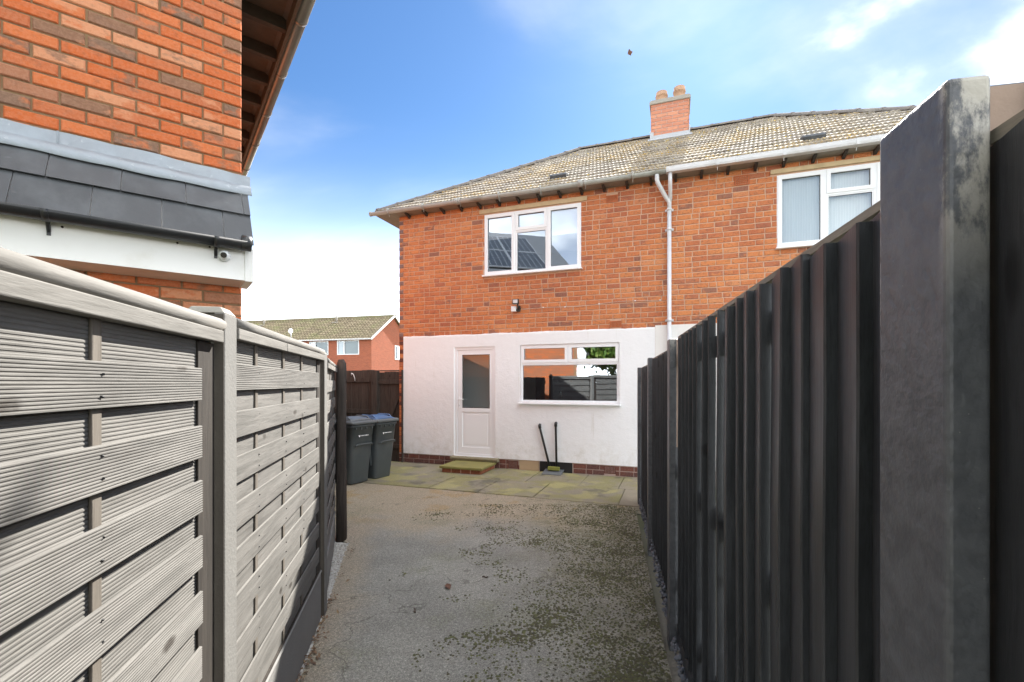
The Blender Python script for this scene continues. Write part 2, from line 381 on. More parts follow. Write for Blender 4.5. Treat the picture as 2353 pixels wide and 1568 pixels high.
MT['conc_post'] = m_conc('concrete_post', (.175,.17,.157)); MT['conc_side'] = m_conc('shaded_concrete', (.085,.075,.062), False)  # conc_side: the concrete again, with the shade of its unlit side in the colour
MT['gravel_board'] = m_conc('concrete_gravel_board', (.20,.195,.185), False)
def m_postblack():
    n = NT('black_painted_concrete'); col = n.mix(n.rng(n.noise(30, 4, .6), .35, .65), (.066,.070,.077), (.092,.097,.105))
    w = n.rng(n.noise(14, 7, .72, n.map(n.pos, (1.3, 1.3, .55))), .44, .56)
    sep = n.N.new('ShaderNodeSeparateXYZ'); n.L.new(n.obj, sep.inputs[0])
    hi = n.rng(sep.outputs[2], 1.66, 1.93, 0, 1)
    end = n.rng(sep.outputs[0], -.050, -.0600, .06, 1)   # paint worn off the end face near the top
    col = n.mix(n.math('MULTIPLY', n.math('MULTIPLY', w, hi), end), col, (.42,.40,.35))
    col = n.mix(n.rng(n.vor(60), .03, .05, .6, 0), col, (.30,.29,.27))
    return n.done(col, .45, n.bump(n.noise(60, 3, .5), .5, .005), .5)
MT['post_black'] = m_postblack()
MT['slot'] = simple('bare_concrete_slot', (.36,.27,.22), .95, .2, 14, .5, 50)
def m_drive():
    n = NT('drive_surface')
    col = n.mix(n.rng(n.noise(1.0, 6, .6), .35, .65), (.36,.345,.305), (.48,.458,.40))
    sepp = n.N.new('ShaderNodeSeparateXYZ'); n.L.new(n.pos, sepp.inputs[0])
    # worn sandy concrete along the left edge and by the patio
    edge = n.math('ADD', n.math('ADD', sepp.outputs[0], n.math('MULTIPLY', sepp.outputs[1], .2275)), .594)   # 0 at the left edge
    e = n.rng(n.math('ADD', edge, n.math('MULTIPLY', n.noise(2.4, 5, .65), .5)), .30, .62, 1, 0)
    far = n.rng(n.math('ADD', sepp.outputs[1], n.math('MULTIPLY', n.noise(1.1, 5, .65), 3.)), 6.0, 7.2, 0, .95)
    col = n.mix(n.math('MAXIMUM', n.math('MULTIPLY', e, .8), far), col, (.52,.435,.32))
    rg = n.rng(n.math('ADD', sepp.outputs[0], n.math('MULTIPLY', n.noise(1.5, 5, .6), 2.2)), 1.15, 2.1, 0, .75)
    col = n.mix(rg, col, (.45,.415,.325))
    ms = n.math('MULTIPLY', n.rng(n.math('ADD', sepp.outputs[0], n.math('MULTIPLY', n.noise(2.2, 5, .65), 1.8)), .75, 1.75, 0, 1), n.rng(n.noise(9, 6, .7), .40, .62))
    col = n.mix(n.math('MULTIPLY', ms, .62), col, (.20,.19,.085))
    # green algae patch
    g1 = n.math('MULTIPLY', n.rng(n.noise(.9, 5, .6, n.map(n.pos, loc=(3.3, 7.1, 0))), .52, .66), n.rng(n.noise(40, 4), .35, .6))
    col = n.mix(n.math('MULTIPLY', g1, .5), col, (.24,.25,.13))
    # rusty lichen by the slabs
    o1 = n.math('MULTIPLY', n.rng(n.noise(1.7, 4, .6, n.map(n.pos, loc=(.2, 1.3, 0))), .55, .66), n.rng(sepp.outputs[1], 4.6, 6.2))
    col = n.mix(n.math('MULTIPLY', o1, n.rng(n.noise(55, 4, .7), .42, .58, .1, .85)), col, (.50,.32,.11))
    grit = n.noise(120, 4, .75); col = n.mix(n.rng(grit, .40, .60, .62, 0), col, n.mix(.75, col, (.03,.028,.025)))
    g2 = n.noise(46, 6, .75); col = n.mix(n.rng(g2, .40, .62, .45, 0), col, n.mix(.6, col, (.04,.037,.03))); col = n.mix(n.rng(g2, .56, .72, 0, .4), col, (.42,.39,.34))
    vc = n.N.new('ShaderNodeTexVoronoi'); n.L.new(n.pos, vc.inputs['Vector']); vc.inputs['Scale'].default_value = 120
    sv = n.N.new('ShaderNodeSeparateColor'); n.L.new(vc.outputs['Color'], sv.inputs[0])
    col = n.mix(1., col, n.ramp(sv.outputs[0], [(0, .78), (.5, .97), (.85, 1.07), (1, 1.3)]), 'MULTIPLY')
    ck = n.N.new('ShaderNodeTexVoronoi'); ck.feature = 'DISTANCE_TO_EDGE'; ck.inputs['Scale'].default_value = .42
    wv = n.N.new('ShaderNodeVectorMath'); wv.operation = 'ADD'; n.L.new(n.pos, wv.inputs[0])
    nv = n.N.new('ShaderNodeTexNoise'); nv.inputs['Scale'].default_value = 2.2; nv.inputs['Detail'].default_value = 6; n.L.new(n.pos, nv.inputs['Vector']); n.L.new(nv.outputs['Color'], wv.inputs[1])
    n.L.new(wv.outputs[0], ck.inputs['Vector']); crack = n.rng(ck.outputs['Distance'], .0015, .0045, 1, 0)
    col = n.mix(n.math('MULTIPLY', crack, .4), col, (.05,.045,.035))
    col = n.mix(n.rng(n.vor(14), .018, .026, .9, 0), col, (.62,.60,.56))
    nr = n.bump(grit, .9, .006); nr = n.bump(n.noise(30, 4, .65), .6, .012, nr); nr = n.bump(n.noise(3, 4), .3, .05, nr)
    return n.done(col, .92, nr, .2)
MT['drive'] = m_drive()
def m_slab():
    n = NT('mossy_paving_slab')
    col = n.mix(n.rnd, (.24,.215,.165), (.30,.265,.20))
    col = n.mix(n.rng(n.noise(1.6, 5, .6), .40, .60), col, (.27,.25,.125))
    col = n.mix(n.rng(n.noise(1.9, 4, .5, n.map(n.pos, loc=(5, 2, 0))), .52, .62, 0, .7), col, (.39,.36,.165))
    col = n.mix(n.rng(n.noise(1.7, 5, .6, n.map(n.pos, loc=(9, 4, 0))), .55, .66, 0, .75), col, (.12,.112,.095))
    col = n.mix(n.rng(n.noise(120, 3), .4, .6, .3, 0), col, (.04,.038,.03))
    return n.done(col, .93, n.bump(n.noise(110, 4), .5, .004, n.bump(n.noise(9, 4), .3, .01)), .2)
MT['slab'] = m_slab(); MT['patio_joint'] = simple('patio_joint', (.14,.13,.075), .95, .3, 9, .6, 60)
MT['slab_pale'] = simple('pale_slab', (.25,.22,.165), .93, .2, 6, .5, 90, dirt=(.15,.13,.09))
MT['step_stone'] = simple('mossy_step', (.235,.215,.075), .93, .25, 5, .5, 60, dirt=(.15,.13,.07))
MT['threshold'] = simple('threshold_stone', (.24,.215,.14), .9, .2, 9, .5, 60, dirt=(.15,.135,.08))
def m_ground():
    n = NT('ground_soil'); col = n.mix(n.noise(.6, 6, .6), (.13,.115,.09), (.20,.18,.15)); col = n.mix(n.rng(n.noise(.15, 4), .45, .6), col, (.10,.12,.05))
    return n.done(col, .95, n.bump(n.noise(40, 4), .6, .02), .1)
MT['ground'] = m_ground()
def m_rndcol(name, stops, rough=.95):
    n = NT(name); return n.done(n.mix(.25, n.ramp(n.rnd, stops), n.ramp(n.noise(200, 3), [(0, 0.), (1, .4)])), rough, n.bump(n.noise(200, 3), .7, .003), .1)
MT['drivemoss'] = m_rndcol('drive_moss', [(0, (.05,.043,.015)), (.3, (.085,.07,.02)), (.55, (.08,.085,.015)), (.8, (.14,.135,.028)), (1, (.04,.034,.015))])
MT['gravel'] = m_rndcol('pale_gravel', [(0, (.45,.43,.39)), (.5, (.62,.60,.56)), (.8, (.36,.33,.28)), (1, (.70,.69,.66))])
MT['litter'] = m_rndcol('leaf_litter', [(0, (.20,.10,.045)), (.4, (.30,.17,.08)), (.7, (.16,.085,.04)), (1, (.38,.25,.12))])
MT['bin_grey'] = simple('bin_grey_plastic', (.075,.088,.092), .42, .1, 9, .12, 120, spec=.4, dirt=(.12,.125,.12))
MT['bin_lid_grey'] = simple('bin_lid_grey', (.14,.155,.16), .42, .1, 9, .1, 120, spec=.4)
MT['bin_lid_blue'] = simple('bin_lid_blue', (.09,.16,.30), .42, .1, 9, .1, 120, spec=.4)
MT['white_paint'] = simple('white_print', (.80,.80,.78), .6, .02, 3, 0)
MT['rubber'] = simple('rubber', (.02,.02,.02), .7, .1, 9, .1)
MT['chrome'] = simple('chrome', (.7,.7,.7), .12, .02, 3, 0, spec=.5, metal=1)
MT['pipe_black'] = simple('black_waste_pipe', (.016,.016,.017), .4, .2, 9, .1, 30, spec=.5)
MT['black_paint'] = simple('black_paint', (.018,.018,.018), .6, .3, 9, .4, 40)
MT['tan_patch'] = simple('bare_cement_patch', (.40,.30,.19), .95, .2, 7, .5, 40, dirt=(.26,.2,.13))
MT['green_block'] = simple('mossy_block', (.20,.21,.05), .95, .3, 12, .6, 60)
MT['slate_plate'] = simple('grey_slate_plate', (.13,.14,.15), .6, .15, 8, .3, 40)
MT['lens'] = simple('black_lens', (.01,.01,.012), .08, .1, 3, 0, spec=.6)
MT['lamp_glass'] = simple('lamp_glass', (.62,.63,.64), .2, .05, 3, 0, spec=.5)
MT['far_roof'] = None
def m_farroof():
    n = NT('far_roof_tile'); col = n.mix(n.rnd, (.16,.13,.085), (.23,.19,.125)); col = n.mix(n.rng(n.noise(.8, 5), .4, .7), col, (.20,.19,.10))
    return n.done(col, .95, None, .1)
MT['far_roof'] = m_farroof()
MT['bark'] = simple('bark', (.10,.075,.06), .95, .3, 12, .6, 30)
def m_leaf():
    n = NT('leaf'); col = n.ramp(n.rnd, [(0, (.05,.10,.015)), (.5, (.09,.16,.025)), (1, (.15,.19,.03))])
    n.p.inputs['Transmission Weight'].default_value = 0
    return n.done(col, .6, None, .3)
MT['leaf'] = m_leaf()
MT['solar'] = simple('solar_cell', (.03,.035,.042), .2, .2, 4, 0, spec=.6); MT['alu'] = simple('aluminium', (.55,.56,.57), .35, .05, 4, 0, metal=.8)
MT['leaf_brown'] = simple('brown_leaf', (.14,.07,.045), .8, .2, 40, .2)
MT['stick'] = simple('bare_wood_stick', (.42,.26,.13), .8, .15, 20, .2)
MT['cable'] = simple('cable_white', (.55,.48,.42), .6, .05, 5, 0)

# ------------------------------------------------------------------ frames of reference
# main house: local x along its rear wall (left to right), y into the house
H0 = (-2.17, 9.25); HTH = R(-19.6)
hd = Vector((math.cos(HTH), math.sin(HTH), 0)); hn = Vector((-math.sin(HTH), math.cos(HTH), 0))
def HW(t, s, z=0): return Vector((H0[0], H0[1], 0)) + hd * t + hn * s + Vector((0, 0, z))
# fences: local x away from the camera
LF_A = math.atan2(.9779, -.2089); LF_O = (-.629, 0, 0)
RF_A = math.atan2(.9783, .2071); RF_O = (.37, 0, 0)
def LF(l, y=0, z=0): return Matrix.Translation(LF_O) @ rot(LF_A, 'Z') @ Vector((l, y, z))
def RF(l, y=0, z=0): return Matrix.Translation(RF_O) @ rot(RF_A, 'Z') @ Vector((l, y, z))

# ------------------------------------------------------------------ ground, drive, patio
g = MB(); S = 900
g.add([(-S,-S,-.06),(S,-S,-.06),(S,S,-.06),(-S,S,-.06)], [(0,1,2,3)])
tag(g.build('ground', MT['ground']), kind='structure')
def sheet(name, poly, z, m, th=.05):
    b = MB(); b.prism([(p[0], p[1]) for p in poly], z - th, z, 'z'); return tag(b.build(name, m), kind='structure')
pf0, pf1 = HW(-1.6, -1.856), HW(5.3, -1.856)
drive = [(.30,-.5), (.33+.2117*2.9, 2.9), (.33+.2117*5.8, 5.8), (1.95, 5.70), (pf1.x, pf1.y), (pf0.x, pf0.y), (-4.0, 7.4), (-3.3, 5.6), (-1.80, 4.74), (-1.64, 4.60), (-1.154, 2.46), (-.48,-.5), (-1.4,-2.5), (1.2,-2.5)]
sheet('driveway', drive, 0.0, MT['drive'])
# patio bed below the slabs
bed = [HW(-2.2,-1.86), HW(5.4,-1.86), HW(5.4,.05), HW(-2.2,.05)]
patio = sheet('patio', [(p.x, p.y) for p in bed], -.002, MT['patio_joint'])
def slab_at(t0, t1, s0, s1, m=None, dz=0):
    j = .004; b = MB()
    c = [HW(t0+j, s0+j), HW(t1-j, s0+j), HW(t1-j, s1-j), HW(t0+j, s1-j)]
    z = .012 + dz + random.uniform(-.003, .003); tx, ty = random.uniform(-.003,.003), random.uniform(-.003,.003)
    top = [Vector((p.x + random.uniform(-.004,.004), p.y + random.uniform(-.004,.004), z + (tx if i in (1,2) else -tx) + (ty if i > 1 else -ty))) for i, p in enumerate(c)]
    bot = [Vector((p.x, p.y, -.03)) for p in top]
    mid = [Vector((p.x, p.y, p.z - .005)) for p in top]
    cen = sum(top, Vector()) / 4
    top = [p + (cen - p).normalized() * .006 for p in top]
    b.loft([bot, mid, top], smooth=False)
    return b.build('slab', m or MT['slab'], patio)
row1 = [-2.0, -1.35, -.75, -.15, .42, 1.02, 1.69, 2.28, 2.86, 3.73, 4.33, 4.93, 5.35]
row2 = [-2.0, -1.4, -.8, -.2, .4, 1.0, 1.62, 2.42, 3.27, 4.435, 4.9, 5.35]
for a, b in zip(row1, row1[1:]):
    slab_at(a, b, -.95, -.01)
for a, b in zip(row2, row2[1:]):
    slab_at(a, b, -1.86, -.95, MT['slab_pale'] if (a > 4.3 or a < .3) else None)

# ------------------------------------------------------------------ main house
house = empty('semi_detached_house', (H0[0], H0[1], 0), HTH, 'pair of orange brick semi-detached houses with white rendered ground floor and mossy tiled roof', 'house')
W0, W1, DEP = -.11, 10.17, 6.1
ZB, ZT = 2.52, 4.945          # brickwork of the upper storey
DOOR = (1.126, 1.972, .205, 2.28); KWIN = (2.465, 4.245, 1.24, 2.29); UWIN = (1.748, 3.586, 3.61, 4.755); RWIN = (6.60, 8.45, 3.66, 4.77)
GW2 = (7.3, 9.1, 1.24, 2.29)
# structural wall (mortar face) with openings
wb = MB(); holed(wb, W0, W1, ZB, ZT, [UWIN, RWIN], .009, .10)
wall = wb.build('brick_wall', MT['mortar'], house)
def house_brick_mesh(L, Hh, depth=.035):
    b = MB(); c = .006
    b.add([(0,depth,0),(L,depth,0),(L,depth,Hh),(0,depth,Hh),(0,c,0),(L,c,0),(L,c,Hh),(0,c,Hh),(c,0,c),(L-c,0,c),(L-c,0,Hh-c),(c,0,Hh-c)],
          [(0,1,5,4),(1,2,6,5),(2,3,7,6),(3,0,4,7),(4,5,9,8),(5,6,10,9),(6,7,11,10),(7,4,8,11),(8,9,10,11)])
    return b
CH = .0865; BH = .0725
def brick_layout(x0, x1, z0, z1, holes, stretch=.2155, j=.014, head=.1025, pattern=3, seed=3):
    rnd = random.Random(seed); out = []; r = 0; z = z0
    while z + BH*.6 < z1:
        x = x0 - (0 if r % 2 == 0 else .115) - rnd.choice([0, .23, .46]); k = rnd.randint(0, 3)
        if r % 2 == 0: x = x0 - rnd.choice([0, 1, 2]) * (stretch + j)
        row = []
        while x < x1:
            L = head if (k % (pattern + 1) == pattern) else stretch
            if rnd.random() < .05: L = head
            L += rnd.uniform(-.004, .004)
            row.append((x, x + L)); x += L + j; k += 1
        for a, b in row:
            a, b = max(a, x0), min(b, x1)
            segs = [(a, b)]
            for h in holes:
                if z + BH > h[2] + .01 and z < h[3] - .01:
                    ns = []
                    for (p, q) in segs:
                        if q <= h[0] or p >= h[1]: ns.append((p, q))
                        else:
                            if p < h[0]: ns.append((p, h[0]))
                            if q > h[1]: ns.append((h[1], q))
                    segs = ns
            for p, q in segs:
                if q - p > .02: out.append((p, q, z, min(z + BH, z1)))
        z += CH; r += 1
    return out
LINT_U = (1.654, 3.69, 4.775, 4.853); LINT_R = (6.51, 8.55, 4.79, 4.858)
AIRS = [(4.02, 4.215, 4.685, 4.805), (4.085, 4.275, 2.545, 2.655), (6.015, 6.225, 4.69, 4.845)]
lay = brick_layout(W0, W1, ZB + .004, ZT, [UWIN, RWIN, LINT_U, LINT_R] + AIRS)
def in_view(t, z):
    p = HW(t, 0, z); x = 1176 + 1058 * p.x / p.y; y = 880 - 1058 * (p.z - 1.6) / p.y
    if x > 2015: return False
    return y < 845 - (x - 1465) * .735 if x > 1465 else True
order = sorted([q for q in lay if in_view((q[0]+q[1])/2, (q[2]+q[3])/2 + .03) and q[1]-q[0] > .16], key=lambda q: HW((q[0]+q[1])/2, 0).y)
single = set(order[:296])
MESHES = {}
def keyed_brick(L, Hh, mk, var):
    k = (round(L, 2), round(Hh, 3), mk, var)
    if k not in MESHES: MESHES[k] = house_brick_mesh(k[0], Hh).mesh('brick', MT[mk])
    return MESHES[k]
rest = MB()
for q in lay:
    dy = random.uniform(-.0015, .0025)
    if q in single:
        inst('brick', keyed_brick(q[1]-q[0], q[3]-q[2], 'brick', 0), wall, T((q[0], dy, q[2])) @ rot(random.uniform(-.006,.006), 'Y'))
    else:
        b = house_brick_mesh(q[1]-q[0], q[3]-q[2]); jz = random.uniform(-.0015,.0015)
        rest.add([(v[0]+q[0], v[1]+dy, v[2]+q[2]+jz) for v in b.v], b.f)
tag(rest.build('brick_courses', MT['brick'], wall), kind='stuff')
# other walls (plain brick), inner floor and party wall
ow = MB(); ow.box(W0, W0+.1, .1, DEP, 0, ZT); ow.box(W1-.1, W1, .1, DEP, 0, ZT); ow.box(W0+.1, W1-.1, DEP-.1, DEP, 0, ZT)
ow.build('outer_wall', MT['bricktex'], house)
lw = MB(); holed(lw, W0, W1, 0, ZB, [DOOR, KWIN, GW2], .002, .10); lw.build('lower_wall', MT['bricktex'], house)
# white render on the ground floor with slightly uneven edge
rd = MB(); holed(rd, 0.0, 4.82, .195, ZB - .03, [DOOR, KWIN], -.022, .001); rend = rd.build('white_render', MT['render'], house, .006, 2)
et = MB(); ne = 90; rn_ = random.Random(2); tops = [(4.82*i/ne, ZB + .004*math.sin(i*.37) + rn_.uniform(-.004, .004)) for i in range(ne+1)]
et.add([(x, y, z) for x, zt in tops for y, z in ((-.022, ZB-.03), (-.022+rn_.uniform(0,.002), zt-.003), (-.016, zt), (.004, zt+.001))], [(i*4+k, i*4+4+k, i*4+5+k, i*4+1+k) for i in range(ne) for k in range(3)], True)
et.build('render_edge', MT['render'], house)
rd = MB(); holed(rd, 4.823, W1, .195, ZB + .03, [GW2], -.012, .001); rd.build('painted_brickwork', MT['painted'], house)
# quoin bricks beside the render and on the corner
qb = random.Random(5); z = .2; k = 0
while z < ZB - .05:
    inst('brick', keyed_brick(.10, BH, 'brick_plinth' if qb.random() < .45 else 'brick', 1), wall, T((W0+.002, -.003, z))); z += CH; k += 1
MT['brick_blue'] = m_brick('corner_brick', [(0, (.20,.13,.12)), (.4, (.27,.15,.11)), (.7, (.16,.12,.125))], mot=.4)
z = ZB + .004; k = 0
while z < ZT - .05:
    if k % 2 == 0: inst('brick', keyed_brick(.10, BH, 'brick_blue', 1), wall, T((W0-.002, -.004, z)))
    z += CH; k += 1
# plinth bricks
pl = empty('tmp', (0,0,0)); bpy.data.objects.remove(pl)
plb = MB(); plb.box(W0, W1, .0, .05, -.05, .193); plinth = plb.build('plinth', MT['mortar_light'], house)
PHOLES = [(2.235, 2.425, .03, .165), (3.985, 4.18, .045, .175), (2.445, 2.83, -.05, .2), (2.837, 3.435, -.05, .2), (1.1, 2.06, -.05, .2)]
for q in brick_layout(W0, 5.4, .018, .2, PHOLES, seed=9):
    inst('brick', keyed_brick(q[1]-q[0], min(q[3], .188)-q[2], 'brick_plinth', 0), plinth, T((q[0], -.012, q[2])))
b = MB(); b.box(2.45, 2.826, -.014, .001, -.02, .19); b.build('cement_patch', MT['tan_patch'], plinth, .004)
b = MB(); b.box(2.84, 3.43, -.016, .001, -.02, .19); b.build('black_patch', MT['black_paint'], plinth, .004)
# air bricks
def airbrick(x0, x1, z0, z1, mk, par):
    o = MB(); n, r = 7, 5; hs = []
    w, h = (x1-x0-.03)/n, (z1-z0-.025)/r
    for i in range(n):
        for k in range(r):
            hs.append((x0+.015+i*w+w*.2, x0+.015+(i+1)*w-w*.2, z0+.012+k*h+h*.2, z0+.012+(k+1)*h-h*.2))
    holed(o, x0, x1, z0, z1, hs, -.008, .012); a = o.build('air_brick', MT[mk], par)
    d = MB(); d.box(x0+.004, x1-.004, .0125, .02, z0+.004, z1-.004); d.build('vent_back', MT['dark_hole'], a)
for q in AIRS: airbrick(*q, 'terra_vent', house)
for q in PHOLES[:2]:
    o = MB(); o.box(q[0], q[1], -.006, .001, q[2], q[3])
    airbrick(q[0], q[1], q[2], q[3], 'brick_plinth', house)
# lintels
for q in (LINT_U, LINT_R):
    b = MB(); b.box(q[0], q[1], -.022, .05, q[2], q[3]); b.build('lintel', MT['lintel'], house, .005)

# windows
def window(name, rect, lights, glass, y=.012, sill=.03, extra=None, back='blind', fw=.05, dd=.065):
    """lights: list of (x0,x1,z0,z1,opening)"""
    x0, x1, z0, z1 = rect
    fb = MB(); hs = [(l[0]+.014, l[1]-.014, l[2]+.014, l[3]-.014) for l in lights]
    holed(fb, x0, x1, z0, z1, hs, y, y + dd); w = fb.build(name, MT['upvc'], house, .004)
    for l in lights:
        a, b, c, d = l[:4]; sw = .052 if l[4] else .030
        sb = MB(); pr = -.014 if l[4] else .008
        o = .0 if l[4] else .0145
        holed(sb, a+o, b-o, c+o, d-o, [(a+sw, b-sw, c+sw, d-sw)], y+pr, y+.045)
        s = sb.build('sash', MT['upvc'], w, .007, 2)
        gb = MB(); holed(gb, a+sw-.002, b-sw+.002, c+sw-.002, d-sw+.002, [(a+sw+.004, b-sw-.004, c+sw+.004, d-sw-.004)], y+.014, y+.03); gb.build('gasket', MT['gasket'], w)
        pb = MB(); pb.add([(a+sw-.001, y+.024, c+sw-.001), (b-sw+.001, y+.024, c+sw-.001), (b-sw+.001, y+.024, d-sw+.001), (a+sw-.001, y+.024, d-sw+.001)], [(0,1,2,3)])
        pb.build('pane', MT[glass], w)
    if sill:
        sb = MB(); sb.box(x0-.02, x1+.02, y-.06-sill, y+.02, z0-.028, z0-.001); sb.build('sill', MT['upvc'], w, .005)
    return w
def mullions(rect, xs, tz=None, mid=1):
    x0, x1, z0, z1 = rect; e = .03; out = []
    cuts = [x0+e*.7] + xs + [x1-e*.7]
    return cuts
ux0, ux1, uz0, uz1 = UWIN
m = .018
upl = [(ux0+m, 2.345, uz0+m, uz1-m, True), (2.372, 2.965, uz0+m, 4.385, False), (2.372, 2.965, 4.40, uz1-m, True), (2.985, ux1-m, uz0+m, uz1-m, True)]
uw = window('bedroom_window', UWIN, upl, 'glass')
rx0, rx1, rz0, rz1 = RWIN
rl = [(rx0+m, 7.225, rz0+m, rz1-m, True), (7.25, 7.845, rz0+m, 4.39, False), (7.25, 7.845, 4.405, rz1-m, True), (7.87, rx1-m, rz0+m, rz1-m, True)]
rw = window('bedroom_window', RWIN, rl, 'glass_door')
kx0, kx1, kz0, kz1 = KWIN
kl = [(kx0+m, kx1-m, kz0+m, 1.945, False), (kx0+m, 3.345, 1.965, kz1-m, True), (3.363, kx1-m, 1.965, kz1-m, True)]
kw = window('kitchen_window', KWIN, kl, 'glass_dark', sill=.05)
gx0, gx1, gz0, gz1 = GW2
window('neighbour_window', GW2, [(gx0+m, 8.19, gz0+m, gz1-m, False), (8.21, gx1-m, gz0+m, gz1-m, True)], 'glass_dark', sill=.04)
# rooms behind the glass, blinds, curtains
def room(x0, x1, y0, y1, z0, z1, open_rect):
    b = MB(); b.add([(x0,y1,z0),(x1,y1,z0),(x1,y1,z1),(x0,y1,z1),(x0,y0,z0),(x1,y0,z0),(x1,y0,z1),(x0,y0,z1)], [(0,1,2,3),(0,3,7,4),(1,5,6,2),(3,2,6,7),(0,4,5,1)])
    return b.build('room', MT['room'], house)
room(-.0, 4.95, .115, 3.4, 2.60, 4.90, UWIN); room(5.05, 10.0, .115, 3.4, 2.6, 4.90, RWIN); room(0, 4.95, .115, 3.6, .15, 2.5, KWIN); room(5.05, 10.0, .115, 3.6, .15, 2.5, GW2)
b = MB(); b.box(ux0+.05, 2.35, .095, .10, 4.30, 4.75); b.build('roller_blind', MT['blind'], uw)
b = MB(); b.box(2.37, 2.97, .095, .10, 4.40, 4.75); b.build('roller_blind', MT['blind'], uw)
b = MB(); b.box(2.98, ux1-.05, .095, .10, 4.26, 4.75); b.build('roller_blind', MT['blind'], uw)
b = MB(); pts = []
nn = 60
for i in range(nn+1):
    x = rx0 + .03 + (rx1-rx0-.06) * i/nn; yy = .112 + .004*math.sin(i*1.7) + .005*math.sin(i*.63)
    pts.append((x, yy))
b.add([(x, y, rz0+.02) for x, y in pts] + [(x, y, rz1-.02) for x, y in pts], [(i, i+1, nn+2+i, nn+1+i) for i in range(nn)], True)
b.build('net_curtain', MT['net'], rw)
b = MB(); b.box(.9, 2.1, .75, .80, .16, 2.45); b.build('hall_wall', MT['room'], house)
# kitchen: worktop, tap and far units seen dimly through the glass
b = MB(); b.box(2.3, 4.6, .12, .72, 1.08, 1.12); b.build('worktop', MT['rafter'], house)
b = MB(); b.tube([(3.17,.3,1.12),(3.17,.3,1.36),(3.17,.27,1.42),(3.17,.22,1.43),(3.17,.18,1.40)], .012, 8); b.tube([(3.17,.3,1.12),(3.17,.3,1.17)], .022, 8); b.build('kitchen_tap', MT['chrome'], house)
b = MB(); b.box(2.1, 4.9, 2.2, 2.5, .15, 1.75); b.build('kitchen_unit', simple('maroon_unit', (.10,.05,.055), .5, .1, 3, 0), house)

# back door
dx0, dx1, dz0, dz1 = DOOR
fb = MB(); holed(fb, dx0, dx1, dz0, dz1, [(dx0+.055, dx1-.055, dz0+.045, dz1-.055)], .0, .07); door = fb.build('back_door', MT['upvc'], house, .005)
lb = MB(); holed(lb, dx0+.058, dx1-.058, dz0+.048, dz1-.058, [(1.285, 1.855, 1.12, 2.135), (1.285, 1.855, .375, 1.045)], .012, .06); leaf = lb.build('door_leaf', MT['upvc'], door, .008)
pb = MB(); pb.box(1.28, 1.86, .026, .05, .37, 1.05); pb.box(1.33, 1.81, .021, .03, .42, 1.0); pb.build('door_panel', MT['upvc'], door, .006)
pb = MB(); pb.add([(1.28,.03,1.115),(1.86,.03,1.115),(1.86,.03,2.14),(1.28,.03,2.14)], [(0,1,2,3)]); pb.build('pane', MT['glass_door'], door)
gb = MB(); holed(gb, 1.285, 1.855, 1.12, 2.135, [(1.294, 1.846, 1.129, 2.126)], .02, .035); gb.build('gasket', MT['gasket'], door)
hb = MB(); hb.box(1.214, 1.238, .002, .0115, 1.12, 1.33); hb.tube([(1.226, .004, 1.285), (1.226, -.04, 1.285), (1.25, -.047, 1.285), (1.35, -.045, 1.283)], .009, 8); hb.build('handle', MT['upvc'], door, .002)
b = MB(); b.tube([(1.226, .004, 1.17), (1.226, -.002, 1.17)], .008, 10); b.build('keyhole', MT['chrome'], door)
b = MB(); prof = [(-.11,.15), (-.125,.165), (-.125,.185), (-.11,.20), (.06,.204), (.06,.13), (-.11,.135)]; b.prism(prof, 1.09, 2.06, 'x'); b.build('threshold', MT['threshold'], house, .006)
b = MB(); b.box(1.12, 2.05, -.02, .03, .0, .13); b.build('threshold_brickwork', MT['brick_plinth'], house)

# gutters and pipes
EZ, EY = 4.985, -.20
def half_pipe(mb, x0, x1, y, z, r, n=10, sag=None):
    prof = [(y + r*math.cos(a), z + r*math.sin(a)) for a in [math.pi + math.pi*i/n for i in range(n+1)]]
    prof += [(y + (r-.006)*math.cos(a), z + .002 + (r-.006)*math.sin(a)) for a in [2*math.pi - math.pi*i/n for i in range(n+1)]]
    mb.prism(prof, x0, x1, 'x', smooth=True)
gy, gz = EY - .045, EZ + .005
b = MB(); half_pipe(b, -.62, 5.0, gy, gz, .056); b.tube([(-.625, gy, gz-.01), (-.615, gy, gz-.01)], .05, 12)
for x in (1.3, 3.62): b.tube([(x-.04, gy, gz-.008), (x+.04, gy, gz-.008)], .058, 14)
gut = b.build('gutter', MT['gutter_old'], house)
for i in range(7):
    x = -.2 + i*.78; bb = MB(); bb.tube([(x-.012, gy, gz-.006), (x+.012, gy, gz-.006)], .061, 12); bb.tube([(x, gy+.02, gz-.06), (x, gy+.035, gz-.105)], .006, 6)
    bb.build('bracket', MT['gutter_old'], gut)
b = MB(); prof = [(gy-.055, gz+.035), (gy-.055, gz-.02), (gy-.045, gz-.05), (gy+.045, gz-.05), (gy+.05, gz+.035), (gy+.04, gz+.035), (gy+.035, gz-.04), (gy-.04, gz-.04), (gy-.046, gz+.035)]
b.prism(prof, 5.0, 10.6, 'x')
gut2 = b.build('gutter', MT['gutter_new'], house); gut2['label'] = 'newer pale square gutter'
for i in range(6):
    x = 5.75 + i*.9; bb = MB(); bb.box(x-.02, x+.02, gy-.058, gy+.052, gz-.054, gz+.037); bb.tube([(x, gy+.02, gz-.05), (x, gy+.03, gz-.105)], .006, 6); bb.build('bracket', MT['gutter_new'], gut2)
b = MB(); px = 5.045
b.tube([(4.86, gy, gz-.05), (4.86, gy, gz-.13), (4.87, gy+.02, gz-.17), (5.0, -.10, 4.60), (px, -.065, 4.54), (px, -.065, 4.40)], .034, 12)
dp = b.build('downpipe', MT['pipe_white'], house)
